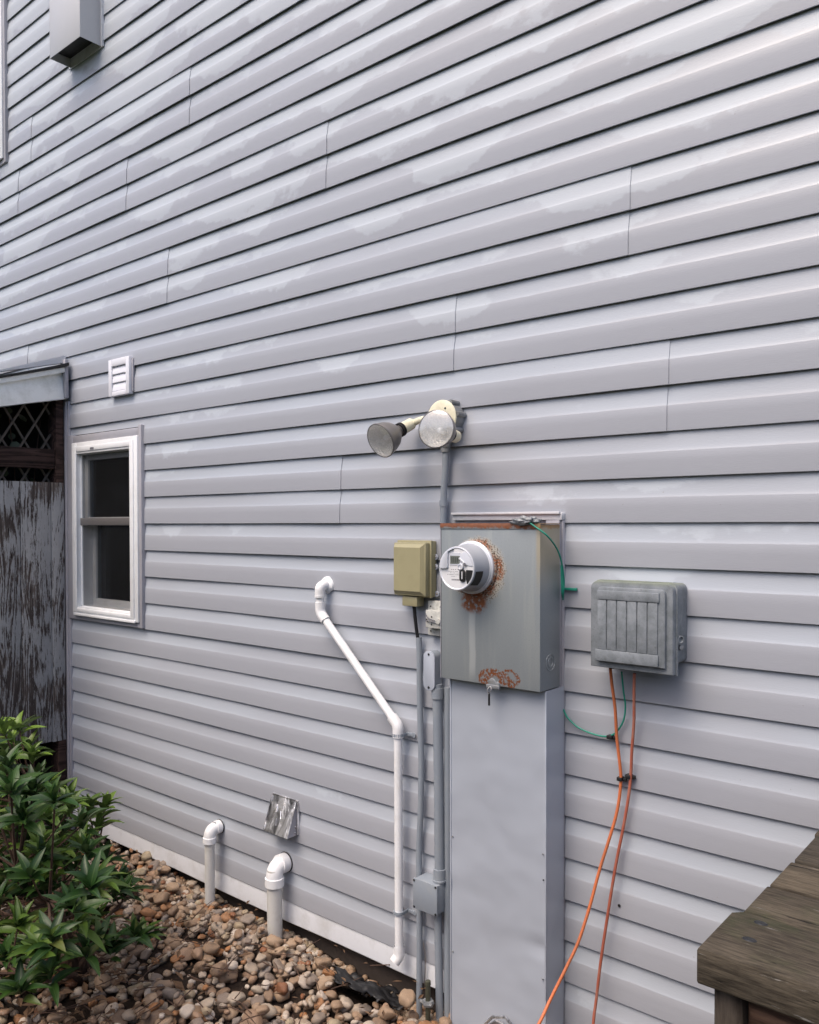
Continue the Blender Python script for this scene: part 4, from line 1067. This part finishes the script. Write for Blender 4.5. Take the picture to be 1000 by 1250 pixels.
# ---- bare aluminium dryer hood
pd = .058
hx0, hx1 = W(334.5, 975, .0).x, W(363.5, 985, 0).x; hz = W(345, 972.5, .0).z; zlow = W(336, 1019, pd).z
dr = thing('dryer_hood', (hx0, 0, zlow), 'dented bare aluminium dryer hood on the siding above the stub pipes', 'vent hood')
bm = BM(); bx(bm, hx0-.004, hx1+.006, -.004, .002, zlow+.004, hz+.004, .001); obj('flange', bm, M['alu'], dr)
bm = BM(); ND = 12; rows = []
for j in range(ND+1):
    v = j/ND; yy = -.006-(pd-.006)*v; zz = hz-(hz-zlow)*v; row = []
    for i in range(ND+1):
        u = i/ND; x = hx0+(hx1-hx0)*u; dn_ = .005*noise.noise(Vector((u*3, v*2, 1)))*sin(pi*u)*sin(pi*min(1, v*1.2))
        row.append(bm.verts.new((x, yy+dn_+(.004 if i in (0, ND) else 0), zz)))
    rows.append(row)
for j in range(ND):
    for i in range(ND): bm.faces.new((rows[j][i], rows[j+1][i], rows[j+1][i+1], rows[j][i+1]))
obj('hood', bm, M['alu'], dr, 30)
for x in (hx0, hx1):
    bm = BM(); prism(bm, [(-.004, zlow), (-pd, zlow), (-.010, hz-.002), (-.004, hz-.002)], x-.0012, x+.0012, 'x'); obj('side_plate', bm, M['alu'] if x == hx0 else M['trimgrey'], dr)
bm = BM(); tube(bm, [Vector((hx1, -.008, hz)), Vector((hx1, -pd, zlow))], .0035, 8); obj('folded_edge', bm, M['alu'], dr)
bm = BM()
for (u, v, a) in ((.34, .30, .9), (.56, .22, -.9), (.28, .50, -.9), (.55, .45, .9), (.22, .70, -.9), (.45, .66, .7)):
    yy = -.010-(pd-.006)*v; zz = hz-(hz-zlow)*v; x = hx0+(hx1-hx0)*u; sl_ = (pd-.006)/(hz-zlow)
    tube(bm, [Vector((x-.006*a, yy+sl_*.013, zz+.013)), Vector((x+.006*a, yy-sl_*.013, zz-.013))], .0014, 6)
obj('embossed_louvre', bm, M['alu'], dr)
bm = BM(); bx(bm, hx1+.0065, hx1+.009, -.010, -.0, zlow+.004, hz-.004); obj('side_flange', bm, M['alu'], dr)
for vv in (.2, .75, .92): screw(Vector((hx1+.002, -.006-.01*vv, hz-(hz-zlow)*vv)), dr, .0042, M['steel'], (.7, -.7, 0))

# ---- grey utility (network) box at right
dN = .105
n0, n1 = W(721, 770, dN).x, W(821.5, 770, dN).x
nz1, nz0 = W(770, 711, dN).z, W(770, 818.5, dN).z
nc = Vector(((n0+n1)/2, 0, (nz0+nz1)/2))
nb = thing('utility_box', nc, 'weathered grey plastic utility box with ribbed lid and green algae on top', 'utility box')
bm = BM(); prism(bm, rrect(n0+.006, n1-.002, nz0+.022, nz1-.002, .016), -dN+.03, -.002, 'y', .003); obj('back_box', bm, M['nid'], nb)
bm = BM()
def capped(x0, x1, z0, z1, r):   # rounded top corners only
    o = [(x0, z0), (x1, z0)]
    for cx, cz_, a in ((x1-r, z1-r, 0), (x0+r, z1-r, 90)):
        for k in range(6): t = radians(a+90*k/5); o.append((cx+r*cos(t), cz_+r*sin(t)))
    return o
prism(bm, capped(n0, n1, nz0, nz1, .020), -dN, -dN+.034, 'y', .003); obj('lid', bm, M['nid'], nb)
bm = BM(); prism(bm, capped(n0-.003, n1+.004, nz0-.004, nz1+.003, .022), -dN+.020, -dN+.0285, 'y', .002); obj('lid_lip', bm, M['nid'], nb)
pl, pr_ = W(728.5, 770, dN+.012).x, W(811.5, 770, dN+.012).x; pz1, pz0 = W(770, 718, dN+.012).z, W(770, 812, dN+.012).z
bm = BM(); prism(bm, capped(pl, pr_, pz0, pz1, .012), -dN-.010, -dN-.0003, 'y', .004); obj('raised_panel', bm, M['nid'], nb)
rx1 = W(803, 770, dN+.012).x; zA = W(765, 733.5, dN+.012).z; zBn = W(765, 796, dN+.012).z
bm = BM(); bx(bm, pl+.002, rx1+.004, -dN-.0150, -dN-.0095, zA, pz1-.010, .0015); obj('panel_band', bm, M['nid'], nb)
bm = BM(); bx(bm, pl-.004, rx1+.002, -dN-.0155, -dN-.0095, pz0+.003, zBn, .0015); obj('panel_band', bm, M['nid'], nb)
wr = (rx1-pl)/6
for i in range(6):
    bm = BM(); bx(bm, pl+.001+i*wr+.0018, pl+.001+(i+1)*wr-.0018, -dN-.0135, -dN-.0095, zBn+.0012, zA-.0012, .001); obj('rib', bm, M['nid'], nb)
lt = W(825, 779.5, dN-.05)
bm = BM(); lathe(bm, [(0, .011), (.008, .011), (.009, .008), (.005, .006), (.005, 0)], Vector((n1+.001, lt.y-.012, lt.z)), (1, -.5, 0), 20); obj('latch', bm, M['nid'], nb)
bm = BM(); lathe(bm, [(0, .007), (.008, .007), (.009, .004), (.009, 0)], Vector((n1+.001, lt.y-.006, lt.z-.022)), (1, -.5, 0), 16); obj('latch', bm, M['castbox'], nb)
for pz in (728, 738, 790):
    q = W(720, pz, dN-.02); bm = BM(); bx(bm, n0-.008, n0-.0032, -dN+.018, -dN+.034, q.z-.009, q.z+.009, .001); obj('hinge', bm, M['black'], nb)
for i, (px, w_) in enumerate(((747, .008), (759, .010), (777, .009))):
    q = W(px, 817, .055); bm = BM(); tube(bm, [Vector((q.x, -.055, nz0+.03)), Vector((q.x, -.055, nz0-.010))], w_, 14); obj('cable_gland', bm, M['nid'] if i else M['black'], nb)

# ---- orange cables
oc1 = [W(745, 815, .055), W(747, 835, .045), W(751, 865, .03), (W(753, 900, .022)), W(757, 935, .018), W(758, 952, .016), W(756, 975, .02), W(751, 1000, .03), W(742, 1030, .045), W(732, 1062, .06), W(719, 1110, .09), W(706, 1150, .12), W(692, 1180, .15), W(672, 1220, .2), W(655, 1255, .26)]
oc1 += [oc1[-1]+Vector((-.06, -.08, -.14)), WZ(600, 1380, .02)]
cable('cable', oc1, .0046, M['orange'], 'orange cable from the utility box curving down and left across the metal cover', 'cable')
oc2 = [W(774.5, 822, .055), W(774, 845, .045), W(774, 880, .03), W(771.5, 915, .022), W(770, 948, .016), W(767, 975, .018), W(761, 1010, .02), W(752, 1055, .025), W(743, 1110, .03), W(734, 1170, .035), W(728, 1220, .04), W(724, 1255, .05)]
oc2 += [oc2[-1]+Vector((-.005, -.01, -.2)), oc2[-1]+Vector((-.01, -.05, -.42))]
cable('cable', oc2, .0044, M['orangered'], 'faded red-orange cable hanging almost straight down, right of the brighter orange one', 'cable')
for (px, py, lab) in ((745, 899.5, 'tiny black cable clip holding the green wire loop to the siding'), (757.5, 950.5, 'tiny black cable clip on the brighter orange cable'), (767.5, 947.5, 'tiny black cable clip on the faded red-orange cable')):
    q = W(px, py, .014); c = thing('cable_clip', q, lab, 'clip', 'black clips holding cables to the siding')
    bm = BM(); bx(bm, q.x-.008, q.x+.008, q.y-.010, q.y+.012, q.z-.0055, q.z+.0055, .002); obj('saddle', bm, M['black'], c)
    bm = BM(); bx(bm, q.x+.0082, q.x+.018, q.y-.001, q.y+.010, q.z-.006, q.z+.003, .001); obj('nail_lug', bm, M['black'], c)
bm = BM(); q = W(756.5, 1105, .0); tag(obj('nail', lathe(bm, [(-.01, .002), (.003, .002), (.003, .0045), (.0045, .004), (.005, 0)], q, (0, -1, 0), 12), M['black'], None, 40, loc=q), 'black nail head in the siding between the two cable runs and the deck', 'nail')

# ---- bent metal bracket at the foot of the cover
q = W(607, 1262, .165)
bk = thing('metal_bracket', q, 'shiny looped metal bracket lying at the foot of the tall cover', 'bracket')
def at_b(px, py, d=0.0): return W(px, py, -q.y+d)
bm = BM(); tube(bm, [at_b(590, 1268), at_b(591, 1252), at_b(598, 1244.5), at_b(601, 1241.5), at_b(617, 1241.5), at_b(624, 1250), at_b(628, 1262)], .0045, 8); obj('loop', bm, M['alu'], bk)
bm = BM(); tube(bm, [at_b(597, 1268, .02), at_b(598, 1252, .02), at_b(606, 1247, .02), at_b(614, 1251, .02), at_b(618, 1268, .02)], .006, 8); obj('inner_loop', bm, M['steel'], bk)

# ================================================================== DECK at lower right
DZ = 1.6217-.535
dk = None
fcn = WZ(851, 1158, DZ); se = WZ(893, 1106, DZ)
XD = fcn.x
dk = thing('wooden_deck', (XD, fcn.y, 0), 'weathered dark wooden deck corner of brown and mossy boards against the house', 'deck')
Yf = fcn.y
pw = .140; xx1 = XD+2.6
yb = Yf; i = 0
offs = [0.0, .0, .001, .004, -.001, .002, 0, .002]
widths = [abs(se.y-Yf), .125, .118, .14, .14, .14, .14, .14, .14]
while yb < -.03 and i < 9:
    w = widths[i]; y2 = min(yb+w-.008, -.006)
    bm = BM(); x0 = XD+.006+offs[i % 8]
    if i == 0:
        prism(bm, [(XD, yb), (xx1, yb), (xx1, y2), (XD+.012, y2), (XD, y2-.012)], DZ-.045, DZ+.002, 'z', .004)
    else: bx(bm, x0, xx1, yb, y2, DZ-.038, DZ-.006-.001*((i*7) % 3), .003)
    obj('deck_board', bm, M['deck'], dk)
    yb += w; i += 1
bm = BM(); bx(bm, XD+.0525, xx1, Yf+.030, Yf+.068, DZ-.30, DZ-.046, .003); obj('rim_joist', bm, M['rim'], dk)
px0 = WX(874, 1200, XD+.0).x
pf = W(874, 1220, -(Yf+.02)).x
bm = BM(); bx(bm, XD+.016, XD+.052, Yf+.014, Yf+.052, -.05, DZ-.0455, .003); obj('post', bm, M['post'], dk)
bm = BM(); bx(bm, XD+.078, xx1, Yf+.028, Yf+.0345, DZ-.140, DZ-.053, .001); 
bm.free()
bm = BM(); bx(bm, XD+.046, XD+.085, Yf+.077, -.02, DZ-.22, DZ-.0455, .003); obj('side_joist', bm, M['rim'], dk)
for xo in (.9, 2.4):
    bm = BM(); bx(bm, XD+xo, XD+xo+.09, Yf+.077, Yf+.167, -.05, DZ-.054, .003); obj('post', bm, M['post'], dk)
# knots / nail holes
for px, py in ((929, 1127), (915, 1147)):
    c = WZ(px, py, DZ+.002); bm = BM(); lathe(bm, [(0, .006), (.0008, .005), (.0008, 0)], c+Vector((0, 0, .0001)), (0, 0, 1), 10)
    for v in bm.verts: v.co.x = c.x+(v.co.x-c.x)*1.6
    obj('nail_head', bm, M['screw'], dk)

# ================================================================== STONES
random.seed(11); rs = np.random.RandomState(4)
res = .01; GX0, GX1, GY0, GY1 = -5.0, -.9, -2.35, .06
NX, NY = int((GX1-GX0)/res), int((GY1-GY0)/res)
HM = np.zeros((NY, NX))
for j in range(0, NY): 
    for i in range(0, NX, 4): HM[j, i:i+4] = gz(GX0+i*res, GY0+j*res)
variants = []
for k in range(12):
    bm = BM(); bmesh.ops.create_icosphere(bm, subdivisions=3, radius=1)
    sd_ = Vector((k*7.3, k*1.9, k*3.7)); nf = [(Vector((rs.randn(), rs.randn(), rs.randn())).normalized(), rs.uniform(.54, .82)) for _ in range(rs.randint(4, 10))]
    for v in bm.verts:
        c = v.co.copy()
        for n_, dd in nf:
            t = c.dot(n_)
            if t > dd: c -= n_*(t-dd)*.85
        c *= 1+.16*noise.noise(c*1.3+sd_)+.05*noise.noise(c*3.5+sd_)
        v.co = c
    variants.append(bm)
vm = []
for k, bm in enumerate(variants):
    me = bpy.data.meshes.new('stone'); bm.to_mesh(me); me.shade_smooth(); me.materials.append(M['stone']); vm.append(me)
FC = WZ(444, 1200, .0)
def blocked(x, y):
    if math.hypot((x-FC.x)/.12, (y-FC.y)/.075) < 1: return True
    if y > (.03 if x < -1.9 else -.02): return True
    if CX0-.01 < x < CX1+.02 and y > -cdp-.03: return True
    lim = -.045+.055*max(0, min(1, (x+3.4)/.9))+.08*max(0, min(1, (x+2.35)/.4))*max(0, min(1, (-1.72-x)/.1))
    b = max(0, min(1, (y+lim+.02+.03*noise.noise(Vector((x*6, 1, 1))))/.03))
    if x > -3.4 and random.random() < b*.97: return True
    return False
stones = []
for it in range(8600):
    u = random.random()
    x = random.uniform(GX0+.1, GX1-.1); y = random.uniform(GY0+.1, .035)
    px, py, z = proj((x, y, 0)); inview = -60 < px < 660 and py < 1330 and z > 0
    if not inview and it % 5: continue
    if blocked(x, y): continue
    big = noise.noise(Vector((x*1.5, y*1.5, 7)))
    a = random.choice((.015, .017, .020, .023, .026, .031))*random.uniform(.85, 1.2)*(1.0 if random.random() < .93 else 1.4)
    if it > 6400: a = random.uniform(.009, .016)
    b = a*random.uniform(.68, .95); c = a*random.uniform(.48, .75)
    i, j = int((x-GX0)/res), int((y-GY0)/res); rr = max(1, int(a*.9/res))
    win = HM[max(0, j-rr):j+rr+1, max(0, i-rr):i+rr+1]
    if win.size == 0: continue
    h0 = float(np.percentile(win, 62)); 
    if h0 > gz(x, y)+.055: continue
    zc = h0+c*.62
    stones.append((x, y, zc, a, b, c, random.randrange(12)))
    jj, ii = np.mgrid[max(0, j-rr):min(NY, j+rr+1), max(0, i-rr):min(NX, i+rr+1)]
    q = ((ii-i)*res/(a*.95))**2+((jj-j)*res/(b*1.05))**2
    top = zc+c*np.sqrt(np.clip(1-q, 0, 1)); sub = HM[max(0, j-rr):min(NY, j+rr+1), max(0, i-rr):min(NX, i+rr+1)]
    np.copyto(sub, np.maximum(sub, np.where(q < 1, top, -9)))
for it in range(2600):
    x = random.uniform(-3.5, -1.62); y = -abs(random.gauss(0, .10))+.035
    if CX0-.01 < x or math.hypot((x-FC.x)/.12, (y-FC.y)/.075) < 1: continue
    a = random.choice((.004, .005, .006, .008, .010, .014, .019))*random.uniform(.8, 1.2); stones.append((x, y, gz(x, y)+a*.4, a, a*.8, a*.6, random.randrange(12)))
stones += [(*WZ(497, 1218, .03), .036, .028, .03, 3)]
# which stones show largest
def score(s):
    px, py, z = proj(s[:3])
    if not (-5 < px < 600 and py < 1255): return 0
    g = (s[2]-gz(s[0], s[1]))
    hide = .3 if px < 150 else 1
    return s[3]*s[4]/z**2*(1+20*max(0, g))*hide
order = sorted(range(len(stones)), key=lambda i: -score(stones[i])); topset = set(order[:300])
rest_v, rest_f = [], []; vbase = 0; lowv = []
for k in range(12):
    bm = BM(); bmesh.ops.create_icosphere(bm, subdivisions=2, radius=1)
    src = variants[k]
    big = np.array([v.co[:] for v in src.verts]); bn = big/np.linalg.norm(big, axis=1)[:, None]
    lo = np.array([v.co[:] for v in bm.verts]); idx = (lo@bn.T).argmax(1)
    lowv.append((big[idx], np.array([[v.index for v in f.verts] for f in bm.faces]))); bm.free()
RV, RF = [], []; nb_ = 0
for i, (x, y, z, a, b, c, k) in enumerate(stones):
    e = (random.uniform(-.35, .35), random.uniform(-.35, .35), random.uniform(0, 6.28))
    from mathutils import Euler
    rot = Euler(e).to_matrix()
    if i in topset:
        o = bpy.data.objects.new('stone', vm[k]); COL.objects.link(o); o.parent = ground; o.location = (x, y, z); o.scale = (a, b, c); o.rotation_euler = e
    else:
        V, Fc = lowv[k]; P = (V*np.array([a, b, c]))@np.array(rot).T+np.array([x, y, z]); RV.append(P); RF.append(Fc+nb_); nb_ += len(P)
me = bpy.data.meshes.new('gravel'); RV = np.concatenate(RV); RF = np.concatenate(RF)
me.from_pydata(RV.tolist(), [], RF.tolist()); me.shade_smooth(); me.materials.append(M['stone'])
gr_ = bpy.data.objects.new('gravel', me); COL.objects.link(gr_); tag(gr_, 'tan, brown and cream river stones covering the ground beside the house', kind='stuff')
for bm in variants: bm.free()

# ---- black landscape fabric poking out of the hollow
bm = BM(); nn = 30; rows = []
fc0 = WZ(418, 1190, .0); fc1 = WZ(470, 1222, .0)
ctr = WZ(444, 1200, .0)
for j in range(nn+1):
    row = []
    for i in range(nn+1):
        u, v = i/nn-.5, j/nn-.5; p = Vector((ctr.x+u*.34+v*.05, ctr.y+v*.21-u*.06, 0))
        e = 1-max(abs(u), abs(v))*1.4
        hgt = .03+.05*noise.noise(Vector((u*3, v*3, 3)))+.010*noise.noise(Vector((u*9, v*8, 8)))
        jag = .012*noise.noise(Vector((u*12, v*12, 1)))
        p.x += jag; p.y += jag*.6; p.z = gz(p.x, p.y)+hgt+.035-.05*max(abs(u), abs(v))**2
        row.append(bm.verts.new(p))
    rows.append(row)
for j in range(nn):
    for i in range(nn):
        u, v = (i+.5)/nn-.5, (j+.5)/nn-.5
        if math.hypot(u, v)+.18*noise.noise(Vector((u*7, v*7, 2))) < .46: bm.faces.new((rows[j][i], rows[j][i+1], rows[j+1][i+1], rows[j+1][i]))
bmesh.ops.delete(bm, geom=[v for v in bm.verts if not v.link_faces], context='VERTS')
fab = obj('landscape_fabric', bm, M['soilblack'], None, 75, loc=ctr); md = fab.modifiers.new('thickness', 'SOLIDIFY'); md.thickness = .0015
tag(fab, 'torn scrap of black landscape fabric in the hollow under the skirt', 'fabric')

# ================================================================== trees across the yard (out of view; added to shade the low sky and darken the glass)
random.seed(9); V_, F_ = [], []
for i in range(9000):
    x = random.uniform(-26, 12); top = 4.6+1.3*noise.noise(Vector((x*.25, 0, 0)))+.9*noise.noise(Vector((x*.9, 3, 0)))
    z = random.uniform(-.2, top); y = -11.5+random.uniform(-1.5, 1.5)*(1-.5*z/top)-.6*noise.noise(Vector((x*.5, z*.5, 2)))*2
    a1 = Vector((random.gauss(0, 1), random.gauss(0, 1), random.gauss(0, 1))).normalized(); b1 = a1.orthogonal().normalized(); r_ = random.uniform(.12, .32)
    c_ = Vector((x, y, z)); k_ = len(V_); V_ += [tuple(c_+a1*r_), tuple(c_+b1*r_*.6), tuple(c_-a1*r_), tuple(c_-b1*r_*.6)]; F_.append((k_, k_+1, k_+2, k_+3))
me = bpy.data.meshes.new('shade_woodland'); me.from_pydata(V_, [], F_); me.materials.append(simple('woodland_leaves', (.04, .065, .022), .7, var=.5, scale=1))
o = bpy.data.objects.new('shade_woodland', me); COL.objects.link(o); tag(o, 'mass of dark green trees across the yard', kind='stuff')

# ================================================================== SHRUB
random.seed(21)
base = WZ(95, 1185, .0)
sh = thing('shrub', base, 'leafy green shrub with whorls of narrow glossy leaves at the lower left corner', 'shrub')
def leaf_mesh(k, L=1.0, Wd=.30, bend=.25, fold=.10):
    n = 6; vs, fs, uv = [], [], []
    for i in range(n+1):
        t = i/n; w = Wd*.5*(sin(pi*t**.80)**.85)*(1 if t < 1 else 0)+.01
        if i == n: w = .004
        y = t; z = -bend*t*t+.10*sin(t*3)*(k % 2)
        for s in (-1, 0, 1): vs.append((s*w, y, z+fold*abs(s)*w*2)); uv.append((.5+.5*s, t))
    for i in range(n):
        for s in (0, 1):
            a = i*3+s; fs.append((a, a+1, a+4, a+3))
    return vs, fs, uv
LV = [leaf_mesh(k, Wd=(.27, .33, .30, .25)[k], bend=(.12, .35, .55, .02)[k], fold=(.35, .2, .3, .5)[k]) for k in range(4)]
lm = {}
for k in range(4):
    for tone in (0.0, .45, 1.0):
        vs, fs, uv = LV[k]; me = bpy.data.meshes.new('leaf'); me.from_pydata(vs, [], fs); me.shade_smooth(); me.materials.append(M['leaf'])
        ul = me.uv_layers.new(name='UVMap')
        for lp in me.loops: ul.data[lp.index].uv = uv[lp.vertex_index]
        at = me.attributes.new('tone', 'FLOAT', 'POINT')
        for q in at.data: q.value = tone
        lm[(k, tone)] = me
tips = []
def T(px, py, d, tone, up=None): tips.append((W(px, py, d), tone, up))
# outline tips, measured
for px, py, d, tn in ((16, 905, .75, 1), (36, 912, .80, .45), (4, 930, .9, .45), (24, 890, .8, 1), (6, 896, .9, 1), (40, 925, .85, 1), (-12, 905, .9, .45), (14, 935, .8, .45), (70, 985, .7, 1), (48, 978, .75, .45), (100, 1000, .6, 1), (58, 962, .80, 1), (86, 975, .72, 1), (22, 965, .95, 1), (60, 1000, .85, .45), (108, 985, .62, .45),
                      (128, 985, .55, 1), (120, 1010, .60, 1), (100, 1030, .70, .45), (70, 1040, .85, 1), (40, 1040, .95, 1), (12, 1010, 1.0, .45), (92, 1062, .8, .45), (128, 1048, .58, 0), (148, 1075, .55, 0),
                      (64, 1065, .92, 1), (152, 1090, .60, 0), (166, 1142, .68, 0), (140, 1092, .66, 0), (30, 1090, .95, 0), (175, 1140, .64, .45), (120, 1150, .85, 0), (22, 1130, 1.02, .45), (46, 1160, 1.05, .45), (105, 1165, .92, 0), (8, 1170, 1.1, 0),
                      (60, 1190, 1.02, 0), (136, 1160, .8, 0), (25, 1210, 1.1, 0)):
    T(px, py, d, tn)
# inner volume
for i in range(160):
    py = random.uniform(915, 1230); xm = 20+130*min(1, max(0, (py-900)/130)); 
    if py > 1150: xm = 110-(py-1150)*.8
    px = random.uniform(-130, xm-15); d = random.uniform(.50, 1.15)
    T(px, py, d, random.choice((0, 0, .45)))
leaves = []
for (p, tone, up) in tips:
    out = (p-Vector((base.x, base.y, p.z-.35))).normalized()
    axis = (out*.45+Vector((0, 0, 1))+Vector((random.uniform(-.25, .25), random.uniform(-.25, .25), 0))).normalized()
    X, Y = frame_of(axis); nL = random.randint(9, 14)
    for i in range(nL):
        an = i*2.399+random.uniform(-.3, .3); t = i/nL      # inner young leaves stand up
        el = radians(18+62*t+random.uniform(-12, 12)); ln = random.uniform(.074, .112)*(1-.30*t)
        d = (X*cos(an)+Y*sin(an))*cos(el)+axis*sin(el)
        side = d.cross(axis)
        if side.length < .05: side = X
        side.normalize(); nrm = side.cross(d).normalized()
        side = (side+nrm*random.uniform(-.35, .35)).normalized(); nrm = side.cross(d).normalized()
        mtx = Matrix((side*ln, d*ln, nrm*ln)).transposed()
        leaves.append((p-axis*random.uniform(0, .045)*(1-t), mtx, random.randrange(4), tone if t > .15 or tone < 1 else .45))
def lscore(l):
    px, py, z = proj(l[0]); 
    return (1/z**2 if (-10 < px < 240 and py < 1260) else 0)
order = sorted(range(len(leaves)), key=lambda i: -lscore(leaves[i])*(1.0+.0*i)); tops = set(order[:300])
FV, FF, FU, FT = [], [], [], []
for i, (p, mx, k, tone) in enumerate(leaves):
    if i in tops:
        o = bpy.data.objects.new('leaf', lm[(k, tone)]); COL.objects.link(o); o.parent = sh
        m4 = mx.to_4x4(); m4.translation = p-base; o.matrix_local = m4
    else:
        vs, fs, uv = LV[k]; b0 = len(FV)
        for v in vs: FV.append(p+mx@Vector(v))
        FT += [tone]*len(vs); FU += uv; FF += [tuple(b0+q for q in f) for f in fs]
me = bpy.data.meshes.new('foliage'); me.from_pydata([tuple(v-base) for v in FV], [], FF); me.shade_smooth(); me.materials.append(M['leaf'])
ul = me.uv_layers.new(name='UVMap')
for lp in me.loops: ul.data[lp.index].uv = FU[lp.vertex_index]
at = me.attributes.new('tone', 'FLOAT', 'POINT'); at.data.foreach_set('value', FT)
o = bpy.data.objects.new('foliage', me); COL.objects.link(o); o.parent = sh; o['kind'] = 'stuff'
# stems
mains = []
for (px, py, d) in ((40, 960, .8), (88, 985, .72), (20, 1060, 1.0), (120, 1030, .62), (150, 1100, .62), (60, 1100, .95), (10, 1180, 1.05), (115, 1150, .85)):
    e = W(px, py, d); mid = base.lerp(e, .5)+Vector((random.uniform(-.05, .05), random.uniform(-.05, .05), -.02)); b1 = base+Vector((random.uniform(-.04, .04), random.uniform(-.04, .04), -.05))
    pts = smoothpts([b1, base.lerp(mid, .5)+Vector((random.uniform(-.03, .03), random.uniform(-.03, .03), 0)), mid, e], 5); mains.append(pts)
    bm = BM(); n = len(pts); tube(bm, pts, [.014*(1-.72*i/(n-1)) for i in range(n)], 9); obj('trunk', bm, M['bark'], sh)
bm = BM()
for (p, tone, up) in tips:
    best = min(((q-p).length+(.25 if q.z > p.z-.03 else 0), tuple(q)) for pts in mains for q in pts)[1]; q = Vector(best)
    mid = q.lerp(p, .5)+Vector((0, 0, -.02)); tube(bm, smoothpts([q, mid, p+Vector((0, 0, -.0))], 4), [.004]*4+[.003]*4+[.0025], 6)
o = obj('twigs', bm, M['bark'], sh); o['kind'] = 'stuff'

# ---- litter: dead leaves and twigs
random.seed(31); bm = BM()
for i in range(330):
    if i < 250:
        c = WZ(random.gauss(90, 75), random.uniform(1120, 1300), .03)
    else: c = WZ(random.uniform(120, 560), random.uniform(1100, 1270), .03)
    if c.y > -.03: continue
    c.z = .028+random.uniform(0, .02); an = random.uniform(0, 6.28)
    d = Vector((cos(an), sin(an), random.uniform(-.25, .25))).normalized(); s = Vector((-sin(an), cos(an), random.uniform(-.4, .4))).normalized(); ln = random.uniform(.025, .075) if i < 250 else random.uniform(.015, .04)
    w = ln*random.uniform(.13, .2); n_ = d.cross(s)
    vs = [bm.verts.new(q) for q in (c, c+d*ln*.5+s*w+n_*w*.5, c+d*ln, c+d*ln*.5-s*w+n_*w*.4)]; mv = bm.verts.new(c+d*ln*.5-n_*.002)
    for a, b in ((0, 1), (1, 2), (2, 3), (3, 0)): bm.faces.new((vs[a], vs[b], mv))
tag(obj('leaf_litter', bm, M['deadleaf'], None, 50), 'brown dead leaves scattered under the shrub and on the gravel', kind='stuff')
bm = BM()
for i in range(90):
    c = WZ(random.gauss(190, 130), random.uniform(1110, 1290), .03)
    if c.y > -.05: continue
    c.z = .035+random.uniform(0, .02); an = random.uniform(0, 6.28); ln = random.uniform(.05, .16); d = Vector((cos(an), sin(an), random.uniform(-.08, .12)))
    tube(bm, [c, c+d*ln*.5+Vector((0, 0, random.uniform(-.005, .01))), c+d*ln], [.0022, .0018, .001], 5)
tag(obj('twig_litter', bm, M['bark'], None, 50), 'thin brown twigs and stalks scattered over the gravel', kind='stuff')
